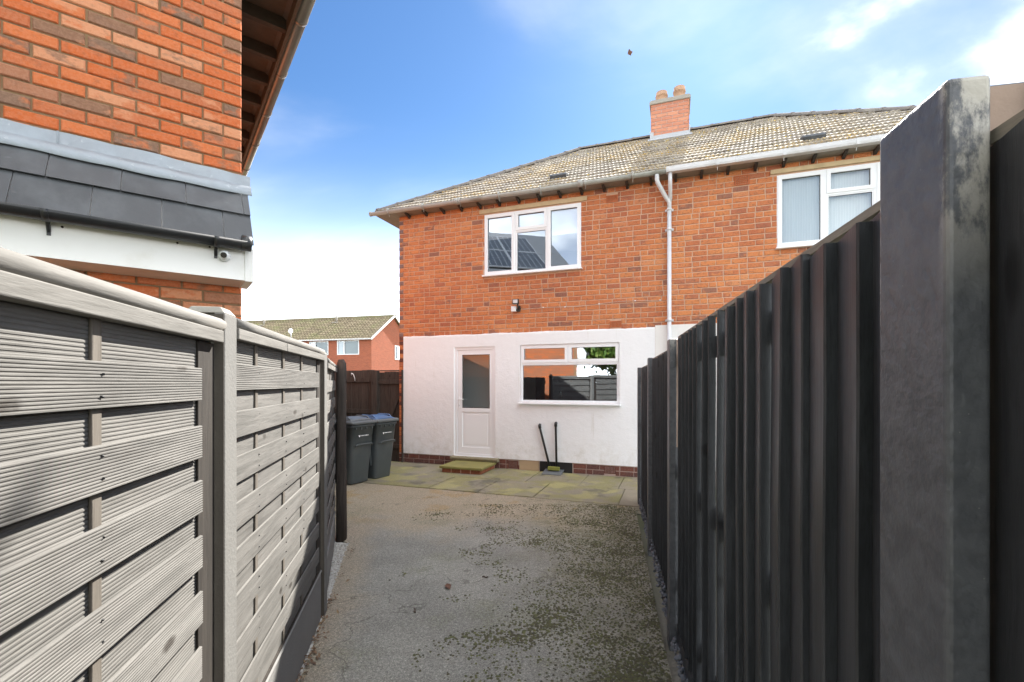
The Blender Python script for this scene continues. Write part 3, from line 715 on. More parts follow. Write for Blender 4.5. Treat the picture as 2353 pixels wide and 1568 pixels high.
b = MB(); b.tube([(5.06, gy, gz-.05), (5.06, gy, gz-.20), (5.06, gy+.03, gz-.25), (5.06, -.07, 4.60), (px, -.065, 4.52)], .031, 12); b.build('pipe_bend', MT['gutter_new'], dp)
b = MB(); b.tube([(px, -.065, 4.44), (px, -.065, .3), (px, -.08, .2)], .034, 14); b.build('pipe_run', MT['pipe_white'], dp)
for z in (4.42, 4.1, 2.62, 1.2):
    bb = MB(); bb.tube([(px, -.065, z-.02), (px, -.065, z+.02)], .041, 14); bb.box(px-.065, px+.065, -.03, -.015, z-.018, z+.018); bb.build('pipe_clip', MT['pipe_white'], dp)
# black waste pipes
for x0, x1, z0, nm in ((2.845, 3.055, .845, 0), (3.145, 3.165, .885, 1)):
    b = MB(); b.tube([(x0, -.01, z0), (x0, -.05, z0), (x0+(x1-x0)*.03, -.06, z0-.04), (x1, -.075, .05)], .0195, 10); b.tube([(x0, -.03, z0), (x0, -.056, z0), (x0+(x1-x0)*.06, -.06, z0-.06)], .027, 10); b.build('waste_pipe', MT['pipe_black'], house)

# rafter feet, soffit
for i in range(27):
    x = W0 + .25 + i*.385
    if x > 10.2: break
    b = MB(); b.prism([(.0, 4.875), (.0, 4.94), (-.17, 4.945), (-.17, 4.92)], x-.02, x+.02, 'x'); b.build('rafter_foot', MT['rafter'], house)

# roof
RZ = 7.19; RUN = 3.05 - EY; RX = 3.46; PIT = math.atan2(RZ - EZ - .02, RUN); SL = RUN / math.cos(PIT)
e0, e1 = W0 - .41, W1 + .41; s0, s1 = EY, DEP - EY
E_ = EZ - .012
dk = MB()
c = [(e0, s0, E_), (e1, s0, E_), (e1, s1, E_), (e0, s1, E_), (e0+RX, s0+RUN, RZ-.04), (e1-RX, s0+RUN, RZ-.04)]
dk.add(c, [(0,1,5,4), (1,2,5), (2,3,4,5), (3,0,4)])
lo = [(p[0], p[1], E_-.03) for p in c[:4]]
ins = [(W0+.02, .05, E_-.03), (W1-.02, .05, E_-.03), (W1-.02, DEP-.02, E_-.03), (W0+.02, DEP-.02, E_-.03)]
dk.add(c[:4] + lo, [(0,1,5,4),(1,2,6,5),(2,3,7,6),(3,0,4,7)])
dk.add(lo + ins, [(0,1,5,4),(1,2,6,5),(2,3,7,6),(3,0,4,7)])
roof = dk.build('roof', MT['soffit_old'], house)
GA, TWD = .255, .21
def tile_mesh(w=TWD, l=.30, rolls=3):
    b = MB(); n = 12; top = []
    prof = [(w*i/n, .004 + .010*(.5+.5*math.sin(2*math.pi*rolls*i/n))) for i in range(n+1)]
    fr = [(x, 0, z + .036) for x, z in prof]; bk = [(x, l, z + .004) for x, z in prof]; lo = [(x, 0, z + .006) for x, z in prof]
    b.add(fr + bk, [(i, i+1, n+2+i, n+1+i) for i in range(n)], False)
    b.add(lo + fr, [(i, i+1, n+2+i, n+1+i) for i in range(n)], False)
    return b
tmesh = tile_mesh().mesh('tile', MT['rooftile'])
FM = T((0, EY - .02, EZ + .008)) @ rot(PIT, 'X')         # roof-plane frame: x along eave, y up slope
SM_ = []
rows = int(SL / GA)
for r in range(rows + 1):
    y = r * GA; run = (y + .12) * math.cos(PIT) * RX / RUN
    xa, xb = e0 + run - .05, e1 - run + .05; off = (r % 2) * TWD / 2
    x = e0 - TWD + off
    while x < e1:
        if x + TWD*.4 > xa and x + TWD*.6 < xb: SM_.append((x, y))
        x += TWD
def tile_y(q):
    p = FM @ Vector((q[0], q[1], 0)); w = HW(p.x, p.y, p.z); X = 1176 + 1058*w.x/w.y
    return w.y if X < 2100 else 99
SM_.sort(key=tile_y)
rb = MB(); tb = tile_mesh()
for i, (x, y) in enumerate(SM_):
    jz = random.uniform(-.002, .005); jr = random.uniform(-.006, .006)
    if y > SL - .05: continue
    M = FM @ T((x, y, jz)) @ rot(jr, 'Z')
    if i < 297: inst('tile', tmesh, roof, M)
    else: rb.add([M @ Vector(v) for v in tb.v], tb.f)
tag(rb.build('tile_field', MT['rooftile'], roof), kind='stuff')
# plain tiling courses on the other three slopes
ot = MB()
for (A, B, Cc, D) in (((e1,s0),(e1,s1),(e1-RX,s0+RUN),None), ((e0,s1),(e0,s0),(e0+RX,s0+RUN),None)):
    a, bq, cq = Vector((*A, E_+.01)), Vector((*B, E_+.01)), Vector((*Cc, RZ-.02))
    for k in range(16):
        f0, f1 = k/16, (k+1)/16; p0, p1 = a.lerp(cq, f0), bq.lerp(cq, f0); p2, p3 = bq.lerp(cq, f1), a.lerp(cq, f1); up = Vector((0,0,.028))
        ot.add([p0, p1, p1+up, p0+up, p2, p3], [(0,1,2,3),(3,2,4,5)])
a, bq, cq, dq = Vector((e1,s1,E_+.01)), Vector((e0,s1,E_+.01)), Vector((e0+RX,s0+RUN,RZ-.02)), Vector((e1-RX,s0+RUN,RZ-.02))
for k in range(16):
    f0, f1 = k/16, (k+1)/16; up = Vector((0,0,.028)); p0, p1, p2, p3 = a.lerp(dq,f0), bq.lerp(cq,f0), bq.lerp(cq,f1), a.lerp(dq,f1)
    ot.add([p0, p1, p1+up, p0+up, p2, p3], [(0,1,2,3),(3,2,4,5)])
ot.build('side_slopes', MT['rooftile'], roof)
# ridge and hip tiles
def ridge_mesh(l, r=.105):
    b = MB(); n = 8
    for k, (rr, y0, y1) in enumerate(((r, 0, l), (r+.012, 0, .05))):
        prof = [(rr*math.cos(math.pi*i/n), rr*.72*math.sin(math.pi*i/n)) for i in range(n+1)] + [((rr-.015)*math.cos(math.pi*i/n), (rr-.015)*.72*math.sin(math.pi*i/n)) for i in reversed(range(n+1))]
        b.prism(prof, y0, y1, 'y', smooth=False)
    return b.mesh('ridge_tile', MT['ridge'])
rm = ridge_mesh(.44)
def run_ridge(p, q):
    p, q = Vector(p), Vector(q); dv = q - p; n = max(1, round(dv.length/.42)); 
    Q = dv.to_track_quat('Y', 'Z').to_matrix().to_4x4()
    for i in range(n):
        inst('ridge_tile', rm, roof, T(p + dv*(i/n) + Vector((0,0,random.uniform(0,.006)))) @ Q @ rot(random.uniform(-.03,.03), 'Y'))
rdz = .015
run_ridge((e0+.02, s0+.02, E_+.03), (e0+RX, s0+RUN, RZ+rdz)); run_ridge((e0+RX, s0+RUN, RZ+rdz), (e1-RX, s0+RUN, RZ+rdz)); run_ridge((e1-.02, s0+.02, E_+.03), (e1-RX, s0+RUN, RZ+rdz))
run_ridge((e0+.02, s1-.02, E_+.03), (e0+RX, s0+RUN, RZ+rdz)); run_ridge((e1-.02, s1-.02, E_+.03), (e1-RX, s0+RUN, RZ+rdz))
# lichen and moss lumps along the tile edges
def lump(mb, M, r, seed):
    rn = random.Random(seed); n = 5
    ring = [M @ Vector((r*rn.uniform(.6,1.2)*math.cos(2*math.pi*i/n), r*rn.uniform(.6,1.2)*math.sin(2*math.pi*i/n), 0)) for i in range(n)]
    mid = [M @ Vector((r*.7*rn.uniform(.6,1.1)*math.cos(2*math.pi*i/n+.4), r*.7*rn.uniform(.6,1.1)*math.sin(2*math.pi*i/n+.4), r*rn.uniform(.3,.55))) for i in range(n)]
    top = M @ Vector((0, 0, r*rn.uniform(.5,.8)))
    b = len(mb.v); mb.v += [tuple(v) for v in ring+mid+[top]]
    for i in range(n):
        j = (i+1) % n; mb.f += [(b+i, b+j, b+n+j, b+n+i), (b+n+i, b+n+j, b+2*n)]; mb.sm += [True, True]
mo = MB(); rn = random.Random(11)
for i in range(2600):
    r = rn.randint(0, rows-1); y = r*GA + rn.choice([-.004, 0, .006, rn.uniform(0, .25)]); run = (y+.1)*math.cos(PIT)*RX/RUN
    x = rn.uniform(e0+run+.1, min(e1-run-.1, 9.2))
    dens = mnoise.noise((x*.7, y*.9, 2.2)) * .5 + .55
    if rn.random() > dens or y > SL*.93: continue
    lump(mo, FM @ T((x, y, .034 if y % GA < .02 else .026)), rn.uniform(.007, .021), i)
tag(mo.build('lichen', MT['roofmoss'], roof), kind='stuff')
# vent tiles
for x, y in ((2.95, .62), (7.0, .60)):
    b = MB(); b.prism([(0, .03), (.0, .085), (.06, .10), (.24, .045), (.24, .02)], x, x+.31, 'x', FM @ T((0, y, 0))); b.build('vent_tile', MT['slate'], roof, .006)
# chimney
chx0, chx1, chy0, chy1, chz = 4.62, 5.42, 2.72, 3.38, 7.85
b = MB(); b.box(chx0+.008, chx1-.008, chy0+.008, chy1-.008, 6.7, chz-.06); chim = b.build('chimney', MT['mortar_light'], house)
def chim_face(w, M, sd):
    r = 0; z = 7.075
    while z < chz - .08:
        x = 0 if r % 2 == 0 else -.115; k = 0
        while x < w - .01:
            a, bb = max(x, 0), min(x + .218, w)
            if bb - a > .03:
                inst('brick', keyed_brick(bb-a, .071, 'brick_chimney', 0), chim, M @ T((a, 0, z)))
            x += .23
        z += .082; r += 1
chim_face(chx1-chx0, T((chx0, chy0, 0)), 1)
chim_face(chy1-chy0, T((chx0, chy1, 0)) @ rot(-math.pi/2, 'Z'), 2)
chim_face(chy1-chy0, T((chx1, chy0, 0)) @ rot(math.pi/2, 'Z'), 3)
b = MB(); b.box(chx0-.03, chx1+.03, chy0-.03, chy1+.03, chz-.07, chz); b.box(chx0-.01, chx1+.01, chy0-.01, chy1+.01, chz, chz+.035); b.build('chimney_cap', MT['cement'], chim, .012)
for i, x in enumerate((chx0+.22, chx1-.20)):
    rr = [(.125, 0), (.128, .10), (.122, .20), (.135, .205), (.135, .235), (.12, .25), (.12, .30), (.105, .305), (.10, .20), (.10, .02)]
    b = MB(); b.loft([[(x + r*math.cos(2*math.pi*k/18), 3.05 + r*math.sin(2*math.pi*k/18), chz + .03 + z*(1.2 if i else 1.1)) for k in range(18)] for r, z in rr]); b.build('chimney_pot', MT['terracotta'], chim)
b = MB(); b.box(chx0-.015, chx1+.015, chy0-.02, chy0+.012, 6.86, 7.085); b.box(chx0-.018, chx0+.06, chy0-.024, chy0+.012, 6.9, 7.16); b.box(chx0-.02, chx0+.01, chy0, chy1, 6.9, 7.2); b.box(chx1-.01, chx1+.02, chy0, chy1, 6.9, 7.2)
b.prism([(chy0-.16, 6.915), (chy0-.16, 6.925), (chy0+.0, 7.03), (chy0+.0, 7.0)], chx0-.06, chx1+.06, 'x'); b.build('flashing', MT['lead_white'], chim)

# ------------------------------------------------------------------ things on or by the house wall
lt = empty('floodlight', HW(2.42, -.02, 2.95), HTH, 'small black floodlight with white sensor box on the brick wall', 'floodlight')
b = MB(); b.box(-.055, .06, -.14, -.09, .07, .16, ); b.build('lamp_head', MT['blackplastic'], lt, .006)
b = MB(); b.box(-.04, .045, -.143, -.1395, .085, .148); b.build('lamp_glass', MT['lamp_glass'], lt)
b = MB(); b.tube([(.02, .03, .0), (.03, -.05, .01), (.025, -.08, .08)], .016, 8); b.box(-.0, .05, -.02, .028, -.05, .05); b.build('arm', MT['blackplastic'], lt)
b = MB(); b.box(-.10, -.01, -.09, -.02, -.055, .04); b.build('sensor', MT['upvc'], lt, .01); b = MB(); b.tube([(-.01, -.05, -.03), (.03, -.02, -.03)], .018, 8); b.build('sensor_arm', MT['blackplastic'], lt)
cb = MB(); cp = [(2.5+i*.2, -.006 , 2.93 + .015*math.sin(i*.9) + i*.004) for i in range(13)]
cb.tube([HW(*p) for p in cp], .0035, 6); o = tag(cb.build('cable', MT['cable']), 'thin pale cable clipped along the brick wall beside the floodlight', 'cable')
for i in (2, 4, 7, 10, 12):
    k = MB(); p = HW(cp[i][0], -.009, cp[i][2]); k.box(p.x-.01, p.x+.01, p.y-.008, p.y+.004, p.z-.007, p.z+.009); k.build('cable_clip', MT['upvc'], o)
# door step: stone slab on bricks
st = empty('door_step', HW(1.60, -.35, 0), HTH, 'low green mossy stone step on bricks below the white door', 'step')
b = MB(); b.box(-.37, .37, -.33, .325, 0, .085); sbm = b.build('brick_base', MT['mortar'], st)
for xx in range(4):
    for zz in range(1):
        inst('brick', keyed_brick(.17, .068, 'brick_step', 0), sbm, T((-.372 + xx*.186, -.338, .015)))
for yy in range(3):
    inst('brick', keyed_brick(.20, .068, 'brick_step', 0), sbm, T((.378, -.33+yy*.215, .015)) @ rot(math.pi/2, 'Z'))
    inst('brick', keyed_brick(.20, .068, 'brick_step', 0), sbm, T((-.378, -.13+yy*.215, .015)) @ rot(-math.pi/2, 'Z'))
b = MB(); b.box(-.41, .41, -.375, .32, .086, .13); b.build('step_slab', MT['step_stone'], st, .008)
# gully cover
gc = empty('gully_cover', HW(3.12, -.12, .012), HTH, 'tilted grey slate plate with a green block over the gully by the black pipes', 'drain cover')
b = MB(); b.box(-.17, .17, -.17, .10, 0, .018, T((0,0,.02)) @ rot(R(9), 'X')); b.build('plate', MT['slate_plate'], gc, .003)
b = MB(); b.box(-.10, .11, -.04, .03, .05, .115); b.build('block', MT['green_block'], gc, .012)
b = MB(); b.box(-.15, .15, -.02, .1, 0, .03); b.build('frame', MT['blackplastic'], gc)

# ------------------------------------------------------------------ neighbour house on the left (gable wall, slate canopy)
C0 = (-1.85, 3.15, 0); AA = math.atan2(.601, .799)
nb = empty('gable_house', C0, AA, 'close orange brick house on the left with grey slate skirt roof and white fascia', 'house')
GW, GL, GE = 6.4, 7.5, 4.62
gr = GE + 2.05
b = MB(); b.prism([(-GW, 0), (0, 0), (0, GE), (-GW/2, gr), (-GW, GE)], .010, .1, 'y'); gw = b.build('gable_wall', MT['mortar_gable'], nb)
b = MB(); b.prism([(-GW, 0), (-1.62, 0), (-1.62, 5.58), (-GW/2, gr), (-GW, GE)], .002, .012, 'y'); b.build('plain_brickwork', MT['bricktex_gable'], nb)
z = 1.31; r = 0; gb_ = []
while z < 4.85:
    x = -.1025 if r % 2 == 0 else -.215
    first = True; xr = 0
    while xr > -1.60:
        L = (.1025 if (first and r % 2 == 0) else .215); x0 = max(xr - L, -1.615)
        zt = z + .065
        if xr - x0 > .05 and zt < GE + (-x0)*.62: gb_.append((x0, xr, z))
        xr = x0 - .0105; first = False
    z += .075; r += 1
print('gable bricks', len(gb_))
for (x0, x1, z) in gb_:
    L = round(x1-x0, 3); k = ('g', L)
    if k not in MESHES: MESHES[k] = house_brick_mesh(L, .0645, .06).mesh('brick', MT['brick_gable'])
    inst('brick', MESHES[k], gw, T((x0 + random.uniform(-.0015,.0015), random.uniform(-.003, .002), z + random.uniform(-.0015,.0015))) @ rot(random.uniform(-.008,.008), 'Y'))
b = MB(); b.box(-.001-.10, -.001, .1, GL, 0, GE); b.box(-GW+.001, -GW+.1, .1, GL, 0, GE); b.box(-GW+.1, -.1, GL-.1, GL, 0, GE); b.build('side_wall', MT['bricktex_gable'], nb)
b = MB(); b.box(-1.615, -.002, .004, .06, 0, 1.305); b.build('lower_wall', MT['bricktex_gable'], nb)
# main roof of that house
ov = .40; rp = (gr-GE)/(GW/2); ez = GE - ov*rp*.55
b = MB(); b.prism([(ov, GE-.02), (-GW/2, gr+.30), (-GW-ov, GE-.02), (-GW-ov, GE-.09), (-GW/2, gr+.22), (ov, GE-.09)], -.02, GL+.05, 'y'); groof = b.build('roof', MT['slate'], nb)
b = MB(); b.box(0.01, ov, -.015, GL, GE-.012-.04, GE-.012, T((0,0,.0))); b.build('soffit_board', MT['soffit_brown'], nb)
for i in range(17):
    y = .05 + i*.42; b = MB(); b.box(.004, ov-.03, y, y+.05, GE-.15, GE-.053); b.build('rafter', MT['rafter'], nb)
b = MB(); b.box(ov-.028, ov-.004, -.02, GL, GE-.17, GE-.02); b.build('eaves_fascia', MT['soffit_brown'], nb)
b = MB(); prof = [(ov+.05 + .058*math.cos(a), GE-.07 + .058*math.sin(a)) for a in [math.pi + math.pi*i/10 for i in range(11)]] + [(ov+.05 + .05*math.cos(a), GE-.068 + .05*math.sin(a)) for a in [2*math.pi - math.pi*i/10 for i in range(11)]]
b.prism(prof, -.03, GL, 'y', smooth=True); mg = b.build('eaves_gutter', MT['gutter_metal'], nb)
for i in range(9):
    y = .35 + i*.8; b = MB(); b.prism([(ov+.05 + .064*math.cos(a), GE-.07 + .064*math.sin(a)) for a in [math.pi + math.pi*k/10 for k in range(11)]], y, y+.035, 'y', smooth=True); b.build('gutter_joint', MT['gutter_metal'], mg)
b = MB(); b.box(-.02, .0, -.012, .012, GE-.5, GE-.02); 
# slate skirt roof over the ground floor (local y negative = towards the camera)
SX0 = -2.6; SX1 = .03
p_t, z_t, p_b, z_b = -.035, 2.915, -.315, 2.485
sl = Vector((0, p_b-p_t, z_b-z_t)); sll = sl.length; ang = math.atan2(sl.z, sl.y)
sk = MB(); sk.prism([(0.0, 2.93), (p_t+.012, 2.905), (p_b+.012, z_b-.01), (-.27, z_b-.02), (-.27, 2.25), (0, 2.25)], SX0, SX1-.004, 'x'); skirt = sk.build('canopy', MT['fascia_w'], nb)
SF = Matrix(((1,0,0,0),(0,-sl.normalized().y,0,0),(0,0,0,0),(0,0,0,1)))
dn = sl.normalized(); nm = Vector((0, -dn.z, dn.y)); nm = nm if nm.z > 0 else -nm
def SLP(x, q, h): # point on the skirt: x along wall, q distance from top, h above surface
    return Vector((x, p_t, z_t)) + dn*q + nm*h
edges = [(0.0, .32, .30), (.13, .0, .30)]
def slates(q0, q1, xs, h):
    for a, bq in zip(xs, xs[1:]):
        bb = MB(); j = .002; w = random.uniform(-.002,.002)
        vs = [SLP(a+j, q0, h*.4), SLP(bq-j, q0, h*.4), SLP(bq-j, q1+w, h+.004), SLP(a+j, q1+w, h+.004)]
        vl = [v - nm*.005 for v in vs]
        bb.add(vl + vs, [(0,3,2,1),(4,5,6,7),(0,1,5,4),(1,2,6,5),(2,3,7,6),(3,0,4,7)]); bb.build('slate', MT['slate'], skirt)
slates(.245, sll+.03, [SX1-.008-(.15+.305*i) for i in range(9)][::-1] + [SX1], .006)
slates(.06, .275, [SX1-.04-.305*i for i in range(9)][::-1] + [SX1], .014)
# lead flashing: upstand on the wall and apron over the slates, with waves
lf = MB(); n = 26; prof = [(0.0, 3.02), (-.012, 3.012), (-.014, 2.945), None, None]
pts = []
for i in range(n+1):
    x = SX0 + (SX1+.02-SX0)*i/n; w = .004*math.sin(i*1.9) + .003*math.sin(i*.7)
    a1 = SLP(x, -.01, .024+w*.5); a2 = SLP(x, .085+w*1.5, .022+w*.4)
    pts.append([(x, .0, 3.025+w), (x, -.012-abs(w), 3.018+w), (x, -.016-w*.5, 2.95), tuple(a1), tuple(a2), tuple(a2 - nm*.004)])
m_ = len(pts[0]); lf.add([p for r_ in pts for p in r_], [(i*m_+k, i*m_+k+1, (i+1)*m_+k+1, (i+1)*m_+k) for i in range(n) for k in range(m_-1)], True)
fl = lf.build('lead_flashing', MT['lead'], skirt)
b = MB(); b.box(-.905, -.897, -.021, -.012, 2.95, 3.02); b.build('lead_joint', MT['lead'], skirt)
# canopy gutter, brackets, fascia end
b = MB(); cgy, cgz = p_b - .03, z_b - .015
half_pipe(b, SX0, SX1-.03, cgy, cgz, .048, 12); cg = b.build('canopy_gutter', MT['blackplastic'], nb)
b = MB(); b.tube([(SX1-.07, cgy, cgz-.003), (SX1-.018, cgy, cgz-.003)], .0475, 14); b.build('stop_end', MT['blackplastic'], cg)
for x in (-.17, -.90, -1.65):
    b = MB(); half_pipe(b, x-.014, x+.014, cgy, cgz-.001, .052, 10); b.tube([(x, cgy+.03, cgz-.03), (x, -.274, cgz-.085)], .009, 6); b.box(x-.008, x+.008, -.277, -.268, cgz-.105, cgz-.05); b.build('bracket', MT['blackplastic'], cg)
b = MB(); b.box(SX1-.045, SX1+.004, -.276, .0, 2.244, z_b-.03); b.build('fascia_end', MT['fascia_w'], nb, .003)
for x, z in ((-.36, 2.425), (-.20, 2.43), (-.85, 2.42)):
    b = MB(); b.tube([(x, -.268, z), (x, -.2725, z)], .006, 8); b.build('screw_cap', MT['dark_hole'], skirt)
# security camera on the fascia
NBM = Matrix.Translation(C0) @ rot(AA, 'Z')
cm = empty('security_camera', NBM @ Vector((-.125, -.272, 2.385)), AA, 'small white dome security camera under the black gutter on the white fascia', 'camera')
b = MB(); rr = [(.034, 0.0), (.036, -.012), (.03, -.018)]; b.loft([[(r_*math.cos(2*math.pi*k/16), y, r_*math.sin(2*math.pi*k/16)) for k in range(16)] for r_, y in rr]); b.build('base', MT['upvc'], cm)
b = MB(); rs = []
for i in range(9):
    a = math.pi*i/8; rs.append([(.03*math.sin(a)*math.cos(2*math.pi*k/16), -.034 - .03*math.cos(a)*-1*-1, .03*math.sin(a)*math.sin(2*math.pi*k/16)) for k in range(16)])
b.loft(rs); b.build('ball', MT['upvc'], cm)
b = MB(); b.tube([(-.006, -.058, -.006), (-.009, -.067, -.008)], .017, 14); b.build('lens', MT['lens'], cm)
# solar panels on the side slope of that roof (they mirror in the bedroom window)
sp = math.atan2(gr+.30-GE+.02, GW/2+ov)
for i in range(4):
    for k in range(2):
        PM = NBM @ T((ov, .9 + i*1.05, GE-.02)) @ rot(sp, 'Y') @ T((-.55-k*1.55, 0, .05))
        e = empty('solar_panel', PM.translation, 0, None, 'solar panel', 'solar panels on the gable house roof'); e.rotation_euler = PM.to_euler()
        e['label'] = 'dark solar panel on the close brick house, %s row, %s from the gable' % (('lower', 'upper')[k], ('first', 'second', 'third', 'fourth')[i])
        b = MB(); b.box(-1.48, 0, .0, 1.0, 0, .03); b.build('cell_sheet', MT['solar'], e)
        b = MB(); holed(b, -1.5, .02, -.02, 1.02, [(-1.47, -.01, .01, .99)], -.035, 0.0)
        b.v = [(v[0], v[2], -v[1]) for v in b.v]
        for q in range(1, 6): b.box(-1.48, 0, q/6-.006, q/6+.006, .03, .033)
        b.build('frame', MT['alu'], e)
        b = MB()
        for xx in (-1.2, -.3): b.box(xx-.02, xx+.02, .0, 1.0, -.06, 0)
        b.build('mount_rail', MT['alu'], e)

# ------------------------------------------------------------------ left fence: ribbed slat panels between concrete posts
def ribbed(L, h, th=.007, n=14, smooth_face=False):
    prof = []
    if smooth_face: prof = [(-th, 0.002), (-th-.001, h*.5), (-th, h-.002)]
    else:
        for i in range(n):
            z0 = h*i/n; d = h/n
            prof += [(-th+.0013, z0+d*.04), (-th, z0+d*.22), (-th, z0+d*.60), (-th+.0013, z0+d*.80)]
    prof += [(0, h), (0, 0)]
    return MB().prism(prof, 0, L, 'x')
SLATS = {}
def slat_mesh(L, h, rib):
    k = (round(L,3), round(h,3), rib)
    if k not in SLATS: SLATS[k] = ribbed(L, h, smooth_face=not rib).mesh('slat', MT['wood_grey'])
    return SLATS[k]
cyl = lambda mb, x0, x1, y, z, r: mb.tube([(x0 + (x1-x0)*i/8, y + random.uniform(-.0015,.0015), z + random.uniform(-.0015,.0015)) for i in range(9)], [r*random.uniform(.96,1.05) for _ in range(9)], 12)
def left_panel(l0, l1, z1, label, battens, ribf, cap_split=None, frame=None):
    P_, A_ = frame or (LF(l0, 0, 0), LF_A)
    e = empty('fence_panel', P_, A_, label, 'fence panel', 'grey slatted fence panels on the left'); L = l1 - l0; rn = random.Random(int(l0*100)+3)
    pit, h, hb = .1635, .095, .124; nf = 8
    for i in range(nf):
        z = z1 - i*pit - h
        inst('slat', slat_mesh(L-.135, h, ribf(i)), e, T((.02, rn.uniform(-.002,.002), z + rn.uniform(-.003,.003))) @ rot(rn.uniform(-.002,.002), 'Y'))
    for i in range(nf+1):
        z = z1 + (pit - h)/2 + .0 - i*pit + (pit-h)/2 - hb/2 + .0
        z = z1 - i*pit + (pit - h)/2 - hb/2
        inst('slat', slat_mesh(L-.03, hb, ribf(i)), e, T((.015, .0165 + rn.uniform(-.0005,.0005), z)))
    zb, zt = z1 - nf*pit - .01, z1 + .082
    for x in battens:
        b = MB(); b.box(x-.015, x+.015, .0025, .0093, zb, zt+.005); b.build('batten', MT['wood_batten'], e, .002)
    nb_ = MB()
    for x in battens:
        for i in range(nf):
            for dz in (.025, .07): nb_.tube([(x + rn.uniform(-.006,.006), -.0062, z1 - i*pit - dz), (x, -.0085, z1 - i*pit - dz)], .0028, 6)
    tag(nb_.build('nails', MT['gasket'], e), kind='stuff')
    for x, w_ in ((0, .03), (L-.118, .112)):
        b = MB(); b.box(x, x+w_, .003, .0093, zb-.02, zt); b.build('stile', MT['wood_stile'], e, .002)
    cuts = [0, L] if not cap_split else [0, cap_split, L]
    for a, c in zip(cuts, cuts[1:]):
        b = MB(); b.box(a+.002, c-.004, -.024, .034, zt+.004, zt+.042); b.build('top_rail', MT['wood_cap'], e, .003)
    b = MB(); cyl(b, 0, L+.02, -.002, zt+.061, .0215); b.build('cap', MT['wood_cap'], e)
    b = MB(); b.box(.01, L-.01, .0, .03, zb-.04, zb-.005); b.build('bottom_rail', MT['wood_stile'], e)
    return e
PY = [1.565, 3.265, 4.83]    # distance along the fence of each post
left_panel(-.22, 1.50, 1.642, 'nearest grey fence panel of ribbed slats, cut by the left edge of the picture', [.30, .74, 1.16], lambda i: True)
left_panel(1.625, 3.205, 1.665, 'middle grey slatted fence panel, sunlit above with shade across its lower end', [.27, .67, 1.04], lambda i: i < 1, .63)
F3 = (Vector((-1.337, 3.29, 0)), math.atan2(1.43, -.475))
left_panel(0, 1.47, 1.62, 'farthest short-looking grey slatted fence panel before the dark timber post', [.3, .7, 1.1], lambda i: False, frame=F3)
def gboard(l0, l1, label, zt=.30, frame=None):
    b = MB(); b.prism([(.0, -.05), (.0, zt-.03), (-.008, zt-.012), (.004, zt), (.04, zt), (.04, -.05)], 0, l1-l0, 'x'); o = b.build('gravel_board', MT['gravel_board'], None, .004)
    o.location, o.rotation_euler = (frame[0], (0, 0, frame[1])) if frame else (LF(l0, 0, 0), (0, 0, LF_A)); tag(o, label, 'gravel board', 'concrete gravel boards under the left fence'); return o
gboard(-.22, 1.50, 'concrete gravel board under the nearest grey fence panel'); gboard(1.63, 3.20, 'concrete gravel board under the middle grey fence panel', .335); gboard(0, 1.47, 'concrete gravel board under the farthest grey fence panel', frame=F3)
def hpost_profile(w, d, sl, sd_):
    # H section in (x along fence, y across); slots in both x faces
    x = w/2; y0, y1 = -d/2, d/2; s = sl/2
    return [(-x,y0),(x,y0),(x,-s),(x-sd_,-s),(x-sd_,s),(x,s),(x,y1),(-x,y1),(-x,s),(-x+sd_,s),(-x+sd_,-s),(-x,-s)]
def cpost(l, h, label, w=.105, d=.12, yoff=.040):
    e = empty('concrete_fence_post', LF(l, yoff, 0), LF_A, label, 'fence post', 'concrete posts of the left fence')
    b = MB(); b.prism(hpost_profile(w, d, .056, .02), -.06, h, 'z'); b.build('shaft', MT['conc_post'], e, .004)
    b = MB(); x, y = w/2, d/2; b.loft([[(-x,-y,h),(x,-y,h),(x,y,h),(-x,y,h)], [(-x*.72,-y*.72,h+.022),(x*.72,-y*.72,h+.022),(x*.72,y*.72,h+.022),(-x*.72,y*.72,h+.022)]], False); b.build('weathered_top', MT['cement'], e, .004)
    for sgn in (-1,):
        b = MB(); b.box(-w/2-.003, -w/2+.0005, -d/2+.002, -.029, .0, h-.004); b.build('shaded_face', MT['conc_side'], e)  # side turned from the sun: its shade painted on as a thin darker skin
cpost(PY[0], 1.825, 'nearer pale concrete fence post between the two big grey slatted panels')
cpost(PY[1], 1.80, 'farther concrete fence post past the middle grey panel', .10)
cpost(-.28, 1.83, 'concrete fence post behind the nearest grey panel')
# dark timber post at the end of the left fence
e = empty('timber_post', (-1.742, 4.70, 0), R(100), 'weathered black timber post at the far end of the grey slatted fence', 'post')
b = MB(); ring = lambda z, s: [((s*x) + random.uniform(-.003,.003), (s*y) + random.uniform(-.003,.003), z + random.uniform(-.006,.006)*(z > 1.7)) for x, y in ((-.045,-.03),(-.03,-.045),(.03,-.045),(.045,-.03),(.045,.03),(.03,.045),(-.03,.045),(-.045,.03))]
b.loft([ring(-.05,1.1), ring(.4,1.05), ring(.9,1), ring(1.4,.98), ring(1.72,.97), ring(1.80,.9), ring(1.835,.6)]); b.build('shaft', MT['wood_brown'], e)

